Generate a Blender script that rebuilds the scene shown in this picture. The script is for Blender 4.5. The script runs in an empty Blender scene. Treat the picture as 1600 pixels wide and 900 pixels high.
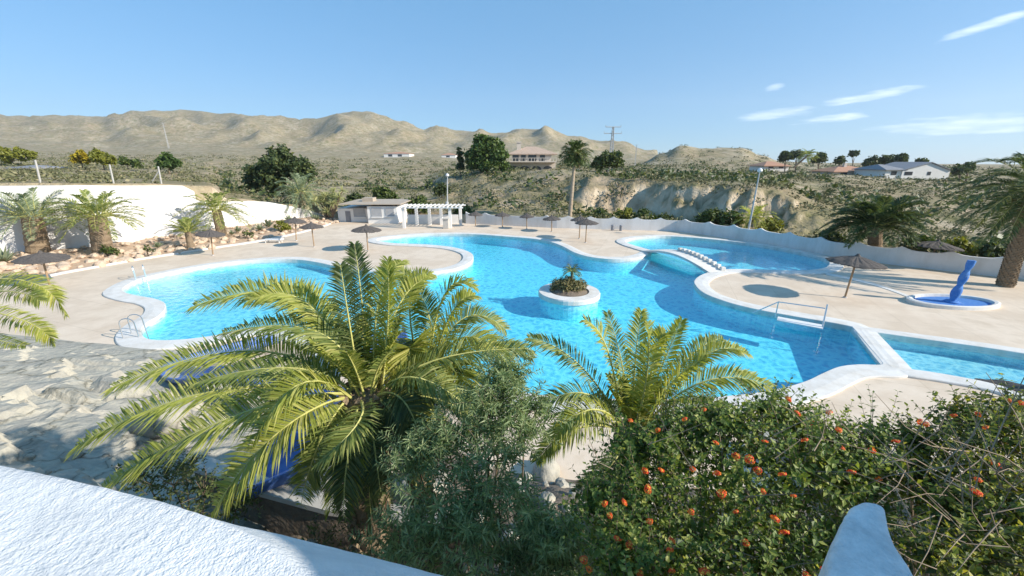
import bpy, bmesh, math, random
from mathutils import Vector, Matrix, noise
from mathutils.geometry import tessellate_polygon
random.seed(7)
SC = bpy.context.scene
COL = SC.collection
R = math.radians
# ------------------------------------------------------------------ camera
F = 624.0; HY = 252.0; H = 8.0
PITCH = math.atan((450 - HY) / F)
cam_d = bpy.data.cameras.new('camera'); cam = bpy.data.objects.new('camera', cam_d); COL.objects.link(cam)
cam.location = (0, 0, H); cam.rotation_euler = (math.pi/2 - PITCH, 0, 0)
cam_d.sensor_width = 36; cam_d.lens = F / 1600 * 36; cam_d.clip_start = 0.05; cam_d.clip_end = 12000
SC.camera = cam

def ray(px, py):
    a = (px - 800) / F; b = -(py - 450) / F
    return Vector((a, math.cos(PITCH) + b*math.sin(PITCH), -math.sin(PITCH) + b*math.cos(PITCH)))
def P(px, py, Y):
    r = ray(px, py); t = Y / r.y
    return Vector((r.x*t, Y, H + r.z*t))
def G(px, py, z=0.0):
    r = ray(px, py); t = (z - H) / r.z
    return Vector((r.x*t, r.y*t, z))
def RP(rpx, px, py, Y):                 # metres covered by rpx photo pixels at that point
    return rpx * (Y / ray(px, py).y) / F
def topz(g, px, py):                    # height of a point above ground spot g seen at that pixel
    return P(px, py, g.y).z

# ------------------------------------------------------------------ object helpers
def tag(o, label=None, cat=None, group=None, kind=None):
    if label: o['label'] = label
    if cat: o['category'] = cat
    if group: o['group'] = group
    if kind: o['kind'] = kind
    return o
def empty(name, loc=(0, 0, 0), label=None, cat=None, group=None):
    o = bpy.data.objects.new(name, None); COL.objects.link(o); o.location = loc
    o.empty_display_size = 0.2
    return tag(o, label, cat, group)
class MB:
    """collects geometry, then becomes ONE mesh object"""
    def __init__(s): s.v = []; s.f = []; s.m = []; s.cm = 0
    def add(s, verts, faces):
        b = len(s.v); s.v += [tuple(x) for x in verts]
        s.f += [tuple(i + b for i in f) for f in faces]; s.m += [s.cm]*len(faces)
    def box(s, c, d, rz=0.0, tilt=None):
        M = Matrix.Rotation(rz, 3, 'Z')
        if tilt: M = M @ tilt
        c = Vector(c); vs = []
        for x in (-.5, .5):
            for y in (-.5, .5):
                for z in (-.5, .5): vs.append(c + M @ Vector((x*d[0], y*d[1], z*d[2])))
        s.add(vs, [(0,1,3,2),(4,6,7,5),(0,4,5,1),(2,3,7,6),(0,2,6,4),(1,5,7,3)])
    def tube(s, pts, rad, n=8, cap=True):
        pts = [Vector(p) for p in pts]
        if not isinstance(rad, (list, tuple)): rad = [rad]*len(pts)
        rings = []; ref = None
        for i, p in enumerate(pts):
            t = (pts[min(i+1, len(pts)-1)] - pts[max(i-1, 0)])
            if t.length < 1e-9: t = Vector((0,0,1))
            t.normalize()
            if ref is None:
                ref = Vector((0,0,1)) if abs(t.z) < .9 else Vector((1,0,0))
            a = (ref - t*ref.dot(t)); a.normalize(); b = t.cross(a); ref = a
            rings.append([p + (a*math.cos(2*math.pi*k/n) + b*math.sin(2*math.pi*k/n))*rad[i] for k in range(n)])
        vs = [v for r in rings for v in r]; fs = []
        for i in range(len(pts)-1):
            for k in range(n):
                k2 = (k+1) % n
                fs.append((i*n+k, i*n+k2, (i+1)*n+k2, (i+1)*n+k))
        if cap:
            fs.append(tuple(range(n))[::-1]); fs.append(tuple((len(pts)-1)*n + k for k in range(n)))
        s.add(vs, fs)
    def lathe(s, prof, c=(0,0,0), n=24, cap=False):
        c = Vector(c); vs = []; fs = []
        for r, z in prof:
            for k in range(n):
                a = 2*math.pi*k/n; vs.append(c + Vector((r*math.cos(a), r*math.sin(a), z)))
        for i in range(len(prof)-1):
            for k in range(n):
                k2 = (k+1) % n; fs.append((i*n+k, i*n+k2, (i+1)*n+k2, (i+1)*n+k))
        if cap: fs.append(tuple(range(n))[::-1]); fs.append(tuple((len(prof)-1)*n+k for k in range(n)))
        s.add(vs, fs)
    def quad(s, a, b, c, d): s.add([a, b, c, d], [(0,1,2,3)])
    def build(s, name, mats, parent=None, smooth=False, bevel=0.0):
        me = bpy.data.meshes.new(name)
        off = Vector(parent_world(parent)) if parent else Vector((0,0,0))
        me.from_pydata([(x-off.x, y-off.y, z-off.z) for x, y, z in s.v], [], s.f)
        if not isinstance(mats, (list, tuple)): mats = [mats]
        for m in mats: me.materials.append(m)
        me.polygons.foreach_set('material_index', s.m)
        if smooth: me.polygons.foreach_set('use_smooth', [True]*len(me.polygons))
        me.update()
        o = bpy.data.objects.new(name, me); COL.objects.link(o)
        if parent: o.parent = parent
        if bevel:
            b = o.modifiers.new('bevel', 'BEVEL'); b.width = bevel; b.segments = 2; b.limit_method = 'ANGLE'
        return o
def parent_world(o):
    l = Vector((0,0,0))
    while o is not None: l += Vector(o.location); o = o.parent
    return l
def kids(o): return [c for c in bpy.data.objects if c.parent == o]
KIDS = {}
def copy_tree(o, loc=None, rz=None, sc=None, parent=None, tree=None):
    c = o.copy(); COL.objects.link(c)
    if parent: c.parent = parent
    if loc is not None: c.location = loc
    if rz is not None: c.rotation_euler = (0, 0, rz)
    if sc is not None: c.scale = (sc, sc, sc) if not isinstance(sc, (tuple, list)) else sc
    if o.name not in KIDS: KIDS[o.name] = kids(o)
    for ch in KIDS[o.name]: copy_tree(ch, parent=c)
    return c

# ------------------------------------------------------------------ materials
def nt(name):
    m = bpy.data.materials.new(name); m.use_nodes = True
    return m, m.node_tree.nodes, m.node_tree.links, m.node_tree.nodes['Principled BSDF']
def ramp(N, stops):
    r = N.new('ShaderNodeValToRGB'); e = r.color_ramp.elements
    while len(e) < len(stops): e.new(.5)
    for k, (p, c) in enumerate(stops): e[k].position = p; e[k].color = (*c, 1) if len(c) == 3 else c
    return r
def surf(name, cols, scale=2.0, rough=.8, bump=0.0, bscale=None, detail=6, spec=.3, dist=.02, stops=None, metallic=0):
    """noise between colours, with optional bump"""
    m, N, L, B = nt(name)
    tc = N.new('ShaderNodeTexCoord')
    n = N.new('ShaderNodeTexNoise'); n.inputs['Scale'].default_value = scale; n.inputs['Detail'].default_value = detail
    n.inputs['Roughness'].default_value = .62
    L.new(tc.outputs['Object'], n.inputs['Vector'])
    k = len(cols)
    st = stops or [(.3 + .4*i/max(1, k-1), c) for i, c in enumerate(cols)]
    if k == 1: st = [(.3, cols[0]), (.7, tuple(c*.92 for c in cols[0]))]
    r = ramp(N, st); L.new(n.outputs['Fac'], r.inputs['Fac'])
    L.new(r.outputs['Color'], B.inputs['Base Color'])
    B.inputs['Roughness'].default_value = rough; B.inputs['Specular IOR Level'].default_value = spec
    B.inputs['Metallic'].default_value = metallic
    if bump:
        n2 = N.new('ShaderNodeTexNoise'); n2.inputs['Scale'].default_value = bscale or scale*6; n2.inputs['Detail'].default_value = 5
        L.new(tc.outputs['Object'], n2.inputs['Vector'])
        b = N.new('ShaderNodeBump'); b.inputs['Strength'].default_value = bump; b.inputs['Distance'].default_value = dist
        L.new(n2.outputs['Fac'], b.inputs['Height']); L.new(b.outputs['Normal'], B.inputs['Normal'])
    return m
def leaf(name, stops, trans=.35, rough=.5, tcol=None, spec=.4):
    """foliage: colour differs leaf by leaf, some light passes through"""
    m, N, L, B = nt(name)
    g = N.new('ShaderNodeNewGeometry')
    r = ramp(N, stops); L.new(g.outputs['Random Per Island'], r.inputs['Fac'])
    L.new(r.outputs['Color'], B.inputs['Base Color']); B.inputs['Roughness'].default_value = rough
    B.inputs['Specular IOR Level'].default_value = spec
    t = N.new('ShaderNodeBsdfTranslucent')
    mixc = N.new('ShaderNodeMixRGB'); mixc.blend_type = 'MULTIPLY'; mixc.inputs['Fac'].default_value = 1
    mixc.inputs['Color2'].default_value = (*(tcol or (1.25, 1.2, .55)), 1)
    L.new(r.outputs['Color'], mixc.inputs['Color1']); L.new(mixc.outputs['Color'], t.inputs['Color'])
    mx = N.new('ShaderNodeMixShader'); mx.inputs['Fac'].default_value = trans
    L.new(B.outputs['BSDF'], mx.inputs[1]); L.new(t.outputs['BSDF'], mx.inputs[2])
    L.new(mx.outputs['Shader'], N['Material Output'].inputs['Surface'])
    return m
M = {}
def plain_white(name, col=(.72,.71,.70), dirt=(.56,.54,.51), scale=.8, bump=.25, bscale=14, dist=.02):
    m, N, L, B = nt(name)
    tc = N.new('ShaderNodeTexCoord')
    n = N.new('ShaderNodeTexNoise'); n.inputs['Scale'].default_value = scale; n.inputs['Detail'].default_value = 8; n.inputs['Roughness'].default_value = .7
    L.new(tc.outputs['Object'], n.inputs['Vector'])
    mp = N.new('ShaderNodeMapping'); mp.inputs['Scale'].default_value = (1, 1, .3); L.new(tc.outputs['Object'], mp.inputs['Vector']); L.new(mp.outputs['Vector'], n.inputs['Vector'])
    r = ramp(N, [(.42, col), (.74, dirt)]); L.new(n.outputs['Fac'], r.inputs['Fac']); L.new(r.outputs['Color'], B.inputs['Base Color'])
    B.inputs['Roughness'].default_value = .85; B.inputs['Specular IOR Level'].default_value = .2
    n2 = N.new('ShaderNodeTexNoise'); n2.inputs['Scale'].default_value = bscale; n2.inputs['Detail'].default_value = 4
    L.new(tc.outputs['Object'], n2.inputs['Vector'])
    b = N.new('ShaderNodeBump'); b.inputs['Strength'].default_value = bump; b.inputs['Distance'].default_value = dist
    L.new(n2.outputs['Fac'], b.inputs['Height']); L.new(b.outputs['Normal'], B.inputs['Normal'])
    return m
M['white'] = plain_white('white_render')
M['coping'] = plain_white('white_coping', (.72,.70,.665), (.56,.52,.46), 1.2, .15, 20)
M['stucco'] = plain_white('rough_white_stucco', (.74,.74,.73), (.55,.56,.56), 5, .8, 160, .006)
def pits(m):
    N, L = m.node_tree.nodes, m.node_tree.links; B = N['Principled BSDF']; tc = N.new('ShaderNodeTexCoord')
    n = N.new('ShaderNodeTexNoise'); n.inputs['Scale'].default_value = 42; n.inputs['Detail'].default_value = 3; L.new(tc.outputs['Object'], n.inputs['Vector'])
    n3 = N.new('ShaderNodeTexNoise'); n3.inputs['Scale'].default_value = 5; n3.inputs['Detail'].default_value = 4; L.new(tc.outputs['Object'], n3.inputs['Vector'])
    ad = N.new('ShaderNodeMath'); ad.operation = 'MULTIPLY_ADD'; ad.inputs[1].default_value = .55; L.new(n3.outputs['Fac'], ad.inputs[0]); L.new(n.outputs['Fac'], ad.inputs[2])
    r = ramp(N, [(.62, (1,1,1)), (.90, (0,0,0))]); L.new(ad.outputs[0], r.inputs['Fac'])
    b = N.new('ShaderNodeBump'); b.inputs['Strength'].default_value = .35; b.inputs['Distance'].default_value = .006; L.new(r.outputs['Color'], b.inputs['Height'])
    old = B.inputs['Normal'].links[0].from_socket; L.new(old, b.inputs['Normal']); L.new(b.outputs['Normal'], B.inputs['Normal'])
pits(M['stucco'])
M['pier'] = plain_white('painted_pier', (.80,.80,.79), (.46,.49,.50), 9, .8, 70, .010)
M['deck'] = surf('sandy_deck', [(.60,.485,.365), (.73,.61,.485), (.64,.52,.40), (.70,.58,.455)], .35, .9, .2, 30, detail=12)
def slab_joints(m):
    N, L = m.node_tree.nodes, m.node_tree.links; B = N['Principled BSDF']; tc = N.new('ShaderNodeTexCoord'); mp = N.new('ShaderNodeMapping'); mp.inputs['Rotation'].default_value = (0,0,.35); L.new(tc.outputs['Object'], mp.inputs['Vector'])
    br = N.new('ShaderNodeTexBrick'); br.inputs['Scale'].default_value = .4; br.offset = 0; br.inputs['Brick Width'].default_value = 1; br.inputs['Row Height'].default_value = 1; br.inputs['Mortar Size'].default_value = .006; br.inputs['Mortar Smooth'].default_value = .2
    br.inputs['Color1'].default_value = (1,1,1,1); br.inputs['Color2'].default_value = (.955,.95,.94,1); br.inputs['Mortar'].default_value = (.80,.79,.77,1); L.new(mp.outputs['Vector'], br.inputs['Vector'])
    n = N.new('ShaderNodeTexNoise'); n.inputs['Scale'].default_value = 1.6; n.inputs['Detail'].default_value = 10; n.inputs['Roughness'].default_value = .75; L.new(tc.outputs['Object'], n.inputs['Vector'])
    r = ramp(N, [(.60, (1,1,1)), (.78, (.80,.79,.77))]); L.new(n.outputs['Fac'], r.inputs['Fac'])
    m1 = N.new('ShaderNodeMixRGB'); m1.blend_type = 'MULTIPLY'; m1.inputs['Fac'].default_value = 1; m2 = N.new('ShaderNodeMixRGB'); m2.blend_type = 'MULTIPLY'; m2.inputs['Fac'].default_value = 1
    L.new(B.inputs['Base Color'].links[0].from_socket, m1.inputs['Color1']); L.new(br.outputs['Color'], m1.inputs['Color2']); L.new(m1.outputs['Color'], m2.inputs['Color1']); L.new(r.outputs['Color'], m2.inputs['Color2']); L.new(m2.outputs['Color'], B.inputs['Base Color'])
slab_joints(M['deck'])
M['rock'] = surf('grey_cement_rock', [(.29,.275,.23), (.45,.42,.345), (.35,.33,.28), (.52,.47,.385)], .9, .9, .8, 5, dist=.10)
def crack_rock(m):
    N, L = m.node_tree.nodes, m.node_tree.links; B = N['Principled BSDF']; tc = N.new('ShaderNodeTexCoord')
    wob = N.new('ShaderNodeTexNoise'); wob.inputs['Scale'].default_value = 1.5; wob.inputs['Detail'].default_value = 5; L.new(tc.outputs['Object'], wob.inputs['Vector'])
    ad = N.new('ShaderNodeVectorMath'); ad.operation = 'MULTIPLY_ADD'; ad.inputs[1].default_value = (1.1,1.1,1.1); L.new(wob.outputs['Color'], ad.inputs[0]); L.new(tc.outputs['Object'], ad.inputs[2])
    v = N.new('ShaderNodeTexVoronoi'); v.feature = 'DISTANCE_TO_EDGE'; v.inputs['Scale'].default_value = .38; L.new(ad.outputs['Vector'], v.inputs['Vector'])
    r = ramp(N, [(.0, (.38,.38,.36)), (.012, (.80,.80,.78)), (.05, (1,1,1))]); L.new(v.outputs['Distance'], r.inputs['Fac'])
    mx = N.new('ShaderNodeMixRGB'); mx.blend_type = 'MULTIPLY'; mx.inputs['Fac'].default_value = .9
    old = B.inputs['Base Color'].links[0].from_socket; L.new(old, mx.inputs['Color1']); L.new(r.outputs['Color'], mx.inputs['Color2']); L.new(mx.outputs['Color'], B.inputs['Base Color'])
crack_rock(M['rock'])
M['soil'] = surf('bank_soil', [(.10,.08,.06), (.20,.16,.12), (.14,.12,.10)], 2.5, .95, .8, 9, dist=.06)
M['bed'] = surf('bed_soil', [(.42,.30,.21), (.52,.38,.27), (.34,.25,.18)], 1.2, .95, .6, 6, dist=.06)
M['stone'] = surf('bed_stones', [(.50,.36,.25), (.58,.46,.35), (.42,.30,.22)], 1.5, .9, .5, 8, dist=.05)
M['thatch'] = surf('grey_thatch', [(.060,.053,.050), (.12,.105,.095), (.08,.07,.064)], 6, .95, .8, 40, dist=.03)
M['wood'] = surf('weathered_pole', [(.30,.20,.12), (.42,.29,.18)], 4, .8, .3, 30)
M['steel'] = surf('steel', [(.62,.63,.64), (.70,.70,.70)], 5, .3, spec=.5, metallic=.9)
M['wmetal'] = surf('white_metal', [(.78,.78,.78), (.7,.7,.7)], 5, .5)
M['gmetal'] = surf('grey_metal', [(.42,.43,.43), (.5,.5,.5)], 5, .6)
M['blue'] = surf('blue_fibreglass', [(.035,.10,.36), (.10,.20,.50), (.025,.075,.29)], 2.2, .5, spec=.4)
M['dblue'] = surf('worn_blue_paint', [(.03,.13,.42), (.09,.24,.54), (.05,.18,.50), (.20,.34,.58)], 3.5, .75)
M['trunk'] = surf('palm_trunk', [(.16,.115,.075), (.28,.21,.14), (.11,.08,.05)], 9, .95, .8, 30, dist=.03)
M['ptrunk'] = surf('pale_trunk', [(.34,.26,.18), (.44,.35,.26)], 4, .95, .6, 20, dist=.03)
M['bark'] = surf('bark', [(.14,.10,.07), (.22,.17,.12)], 6, .95, .6, 20, dist=.03)
M['twig'] = surf('dry_twig', [(.22,.16,.11), (.36,.28,.20)], 8, .95)
M['rachis'] = surf('frond_midrib', [(.46,.46,.14), (.58,.54,.20)], 3, .5)
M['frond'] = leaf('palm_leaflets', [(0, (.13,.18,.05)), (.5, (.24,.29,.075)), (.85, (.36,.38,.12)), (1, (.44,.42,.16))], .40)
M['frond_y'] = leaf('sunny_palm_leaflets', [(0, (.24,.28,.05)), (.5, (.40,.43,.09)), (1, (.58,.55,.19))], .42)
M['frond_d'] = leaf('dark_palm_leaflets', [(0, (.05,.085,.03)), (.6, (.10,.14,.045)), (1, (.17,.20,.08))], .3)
M['frond_b'] = leaf('bluish_palm_leaflets', [(0, (.16,.21,.12)), (.6, (.27,.33,.19)), (1, (.38,.42,.26))], .32, tcol=(1,1,.7))
M['dryfrond'] = leaf('dry_leaflets', [(0, (.20,.14,.07)), (1, (.34,.25,.13))], .3, tcol=(1,.9,.6))
M['lant'] = leaf('lantana_leaf', [(0, (.065,.12,.028)), (.5, (.15,.225,.048)), (.85, (.30,.36,.08)), (1, (.46,.48,.14))], .42)
M['lant2'] = leaf('yellowing_lantana_leaf', [(0, (.06,.09,.03)), (.5, (.15,.19,.045)), (.8, (.33,.37,.06)), (1, (.50,.46,.09))], .40)
M['olean'] = leaf('narrow_grey_green_leaf', [(0, (.16,.23,.11)), (.6, (.32,.41,.20)), (1, (.50,.56,.33))], .42, tcol=(1,1,.6))
M['dleaf'] = leaf('dark_leaf', [(0, (.04,.065,.026)), (.7, (.085,.12,.042)), (1, (.18,.20,.06))], .28)
M['pine'] = leaf('pine_needles', [(0, (.04,.08,.022)), (.6, (.09,.155,.035)), (1, (.18,.24,.06))], .3)
M['bushg'] = leaf('mid_green_leaf', [(0, (.035,.065,.016)), (.6, (.08,.12,.026)), (1, (.15,.18,.04))], .25)
M['bushy'] = leaf('yellow_green_leaf', [(0, (.15,.17,.025)), (1, (.28,.28,.04))], .3)
M['bushgold'] = leaf('golden_leaf', [(0, (.30,.24,.02)), (1, (.50,.40,.03))], .3)
M['scrub'] = leaf('scrub_leaf', [(0, (.09,.10,.050)), (.45, (.15,.155,.08)), (.8, (.22,.21,.11)), (1, (.32,.28,.17))], .1, .9, tcol=(1,1,.8), spec=.1)
M['succ'] = leaf('olive_succulent', [(0, (.10,.10,.035)), (.6, (.20,.18,.07)), (1, (.32,.27,.13))], .15)
M['orange'] = leaf('orange_petals', [(0, (.85,.05,.02)), (.5, (.92,.11,.02)), (.8, (.95,.24,.02)), (1, (.95,.55,.06))], .2, tcol=(1,.8,.6))
M['tile'] = surf('clay_tile', [(.38,.19,.12), (.47,.27,.18), (.32,.17,.11)], 2, .9)
M['oldtile'] = surf('weathered_tile', [(.40,.29,.215), (.48,.36,.28), (.34,.25,.19)], 1.5, .9)
M['cream'] = surf('cream_wall', [(.58,.50,.42), (.66,.58,.50)], 1.5, .9)
M['glassd'] = surf('dark_window_glass', [(.03,.035,.045), (.05,.055,.06)], 2, .15, spec=.6)
M['hwhite'] = surf('house_white', [(.78,.76,.73), (.70,.68,.65)], 1, .9)
M['slate'] = surf('grey_roof', [(.20,.21,.23), (.28,.28,.30)], 2, .8)
M['flatroof'] = surf('pale_brown_roof', [(.40,.33,.26), (.48,.41,.33)], 2, .9)
M['shutter'] = surf('grey_shutter', [(.32,.33,.34), (.40,.40,.41)], 2, .7)
M['conc'] = surf('concrete_post', [(.52,.50,.46), (.42,.40,.37)], 3, .9)
M['agave'] = leaf('agave_blade', [(0, (.16,.20,.12)), (1, (.32,.36,.24))], .2)
# ------------------------------------------------------------------ curve helpers
def smooth_closed(pts, n=5):
    out = []; k = len(pts)
    for i in range(k):
        p0, p1, p2, p3 = pts[i-1], pts[i], pts[(i+1) % k], pts[(i+2) % k]
        for j in range(n):
            t = j/n
            out.append(.5*((2*p1) + (p2-p0)*t + (2*p0-5*p1+4*p2-p3)*t*t + (3*p1-p0-3*p2+p3)*t**3))
    return out
def smooth_open(pts, n=6):
    pts = [Vector(p) for p in pts]; out = []
    for i in range(len(pts)-1):
        p0 = pts[max(i-1, 0)]; p1 = pts[i]; p2 = pts[i+1]; p3 = pts[min(i+2, len(pts)-1)]
        for j in range(n):
            t = j/n
            out.append(.5*((2*p1) + (p2-p0)*t + (2*p0-5*p1+4*p2-p3)*t*t + (3*p1-p0-3*p2+p3)*t**3))
    out.append(pts[-1]); return out
def area2(pts): return sum(pts[i-1].x*pts[i].y - pts[i].x*pts[i-1].y for i in range(len(pts)))
def normals2(pts, closed=True):
    """outward (away from water) 2D normals of an outline"""
    k = len(pts); s = 1 if area2(pts) > 0 else -1; out = []
    for i in range(k):
        a = pts[i-1] if closed or i else pts[i]; b = pts[(i+1) % k] if closed or i < k-1 else pts[i]
        d = b - a; n = Vector((d.y, -d.x, 0)) * s
        if n.length < 1e-6: n = Vector((1, 0, 0))
        out.append(n.normalized())
    return out
def offset(pts, d): return [p + n*d for p, n in zip(pts, normals2(pts))]
def flat(pts, z): return [Vector((p.x, p.y, z)) for p in pts]
def poly(mb, loops, z):
    loops = [flat(l, z) for l in loops]
    tri = tessellate_polygon(loops); vs = [v for l in loops for v in l]
    fs = []
    for t in tri:
        a, b, c = (vs[i] for i in t)
        fs.append(t if (b-a).cross(c-a).z > 0 else t[::-1])
    mb.add(vs, fs)
def band(mb, rings, closed=True):
    k = len(rings[0]); vs = [v for r in rings for v in r]; fs = []
    for i in range(len(rings)-1):
        for j in range(k if closed else k-1):
            j2 = (j+1) % k; fs.append((i*k+j, i*k+j2, (i+1)*k+j2, (i+1)*k+j))
    mb.add(vs, fs)

# ------------------------------------------------------------------ pool outlines (water edge, on the ground)
main_px = [(190,456),(201,446),(222,437),(260,428),(320,417),(370,410.5),(420,407),(465,407),(500,412),(530,419),(560,424),(600,427),(640,428),
 (680,426.5),(712,421),(733,412),(739,403),(732,395),(708,388),(672,384),(640,382.5),(612,381),(592,378),(588,375.5),(600,372.5),(640,368.5),(690,366.5),
 (740,367),(790,370.5),(832,374),(860,379),(880,386.5),(898,396),(920,402.5),(950,406),(980,406),(1003,402),(1018,394)]
back_px = [(1004,389),(985,383),(976,378),(985,374),(1005,371.5),(1040,370),(1090,373),(1150,379),(1200,386),(1250,395.5),(1283,404),(1296,411),(1292,419),
 (1270,423.5),(1235,424.5),(1190,423.5),(1150,422.5),(1122,424)]
rest_px = [(1098,431),(1086,440),(1088,449),(1102,461),(1130,472),(1160,480.5),(1200,489),(1250,498),(1295,505.5),(1327,512),(1334,516),(1355,541),(1376,566),(1379,572),(1372,574),
 (1340,573.5),(1312,577),(1287,587),(1262,599),(1230,609),(1190,617),(1140,623),(1080,627),(1000,628),(920,627),(850,622),(790,613),(740,602),(690,592),(640,583),(590,572),(540,555),(500,536),(470,522),(440,514),(410,514),
 (370,521),(320,530),(275,534.5),(240,534.5),(224,530),(219,520),(228,508),(246,497),(257,486),(256,476),(240,469),(210,463.5)]
outline_c = [G(*q) for q in main_px] + [G(*q) for q in back_px] + [G(*q) for q in rest_px]
outline = smooth_closed(outline_c, 5)
nb0 = len(main_px)*5 - 3; nb1 = (len(main_px)+len(back_px))*5 - 3
back_loop = outline[nb0:nb1]; main_loop = outline[:nb0+1] + outline[nb1-1:]
side_px = [(1361,521),(1400,526),(1450,533),(1530,544),(1600,555),(1700,571),(1790,588),(1800,620),(1740,640),(1690,640),(1640,630),(1600,618),(1545,602.5),(1500,593),(1450,584.5),(1412,579),(1402,573),(1375,541),(1363,526)]
side = smooth_closed([G(*q) for q in side_px], 4)

# ------------------------------------------------------------------ water
def water_material(name, density, col, caustic_scale):
    m, N, L, B = nt(name); N.remove(B)
    tc = N.new('ShaderNodeTexCoord')
    wob = N.new('ShaderNodeTexNoise'); wob.inputs['Scale'].default_value = 1.3; wob.inputs['Detail'].default_value = 3
    L.new(tc.outputs['Object'], wob.inputs['Vector'])
    add = N.new('ShaderNodeVectorMath'); add.operation = 'MULTIPLY_ADD'
    add.inputs[1].default_value = (.9, .9, .9); L.new(wob.outputs['Color'], add.inputs[0]); L.new(tc.outputs['Object'], add.inputs[2])
    v = N.new('ShaderNodeTexVoronoi'); v.feature = 'DISTANCE_TO_EDGE'; v.inputs['Scale'].default_value = caustic_scale
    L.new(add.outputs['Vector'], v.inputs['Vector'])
    r = ramp(N, [(.0, (1, 1, 1)), (.07, (.90, .96, .98)), (.32, (.50, .71, .84))]); L.new(v.outputs['Distance'], r.inputs['Fac'])  # caustic ripple light painted into the water's transparent tint
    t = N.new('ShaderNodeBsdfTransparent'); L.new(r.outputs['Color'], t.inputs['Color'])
    g = N.new('ShaderNodeBsdfGlossy'); g.inputs['Roughness'].default_value = .04; g.inputs['Color'].default_value = (1,1,1,1)
    n1 = N.new('ShaderNodeTexNoise'); n1.inputs['Scale'].default_value = 2.2; n1.inputs['Detail'].default_value = 3
    L.new(tc.outputs['Object'], n1.inputs['Vector'])
    b = N.new('ShaderNodeBump'); b.inputs['Strength'].default_value = .35; b.inputs['Distance'].default_value = .08
    L.new(n1.outputs['Fac'], b.inputs['Height']); L.new(b.outputs['Normal'], g.inputs['Normal'])
    fr = N.new('ShaderNodeFresnel'); fr.inputs['IOR'].default_value = 1.30; L.new(b.outputs['Normal'], fr.inputs['Normal'])
    mx = N.new('ShaderNodeMixShader'); gf = N.new('ShaderNodeNewGeometry'); inv = N.new('ShaderNodeMath'); inv.operation = 'SUBTRACT'; inv.inputs[0].default_value = 1; L.new(gf.outputs['Backfacing'], inv.inputs[1])
    mf = N.new('ShaderNodeMath'); mf.operation = 'MULTIPLY'; L.new(fr.outputs['Fac'], mf.inputs[0]); L.new(inv.outputs[0], mf.inputs[1]); L.new(mf.outputs[0], mx.inputs['Fac']); L.new(t.outputs['BSDF'], mx.inputs[1]); L.new(g.outputs['BSDF'], mx.inputs[2])
    out = N['Material Output']; L.new(mx.outputs['Shader'], out.inputs['Surface'])
    va = N.new('ShaderNodeVolumeAbsorption'); va.inputs['Color'].default_value = (*col, 1); va.inputs['Density'].default_value = density
    L.new(va.outputs['Volume'], out.inputs['Volume'])
    return m
def tiles_material(name, c1, c2):
    m, N, L, B = nt(name)
    tc = N.new('ShaderNodeTexCoord'); br = N.new('ShaderNodeTexBrick'); br.offset = 0; br.inputs['Scale'].default_value = 6
    br.inputs['Color1'].default_value = (*c1, 1); br.inputs['Color2'].default_value = (*c2, 1)
    br.inputs['Mortar'].default_value = (*[min(1, c*1.1) for c in c1], 1); br.inputs['Mortar Size'].default_value = .02
    br.inputs['Brick Width'].default_value = .5; br.inputs['Row Height'].default_value = .5
    L.new(tc.outputs['Object'], br.inputs['Vector']); L.new(br.outputs['Color'], B.inputs['Base Color']); B.inputs['Roughness'].default_value = .5
    return m
M['floor'] = tiles_material('pool_mosaic', (.42,.82,.86), (.35,.75,.83))
M['floor2'] = tiles_material('pale_pool_mosaic', (.44,.76,.80), (.38,.70,.77))
M['water'] = water_material('pool_water', .20, (0, .89, .98), 2.3)
M['water2'] = water_material('shallow_pool_water', .13, (0, .86, .97), 2.6)
WZ = -.10
def lerp_tab(tab, x):
    if x <= tab[0][0]: return tab[0][1]
    for (a, b), (c, d) in zip(tab, tab[1:]):
        if x <= c: return b + (d-b)*(x-a)/(c-a)
    return tab[-1][1]
def basin(name, loop, z, mat):
    mb = MB(); poly(mb, [loop], z); band(mb, [flat(loop, z), flat(loop, .02)])
    return tag(mb.build(name, mat), kind='structure')
D1, D2, D3 = -1.0, -.85, -.60
def main_depth(x): return lerp_tab([(-27,-.5),(-16,-.62),(-6,-1.0),(4,-1.15),(18,-1.25)], x)
mb = MB(); gx, gy = 46, 36; fv = [(-27.5 + i, 11 + j, main_depth(-27.5+i)) for i in range(gx) for j in range(gy)]
mb.add(fv, [(i*gy+j, (i+1)*gy+j, (i+1)*gy+j+1, i*gy+j+1) for i in range(gx-1) for j in range(gy-1)])
band(mb, [flat(main_loop, -1.4), flat(main_loop, .02)]); tag(mb.build('pool_floor', M['floor']), kind='structure')
basin('pool_floor', back_loop, D2, M['floor2'])
basin('pool_floor', side, D3, M['floor2'])
# open the basin walls between the two pools: the connecting edge is under water only
def water(name, loop, z0, mat):
    lo = offset(loop, .03); mb = MB(); poly(mb, [lo], WZ); band(mb, [flat(lo, z0), flat(lo, WZ)])
    b2 = MB(); poly(b2, [lo], z0); mb.add(b2.v, [f[::-1] for f in b2.f])
    o = mb.build(name, mat); tag(o, kind='structure')
    bm = bmesh.new(); bm.from_mesh(o.data); bmesh.ops.remove_doubles(bm, verts=bm.verts, dist=1e-4); bmesh.ops.recalc_face_normals(bm, faces=bm.faces); bm.to_mesh(o.data); bm.free()
    return o
water('pool_water', outline, -1.5, M['water'])
water('pool_water', side, D3-.08, M['water2'])

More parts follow.
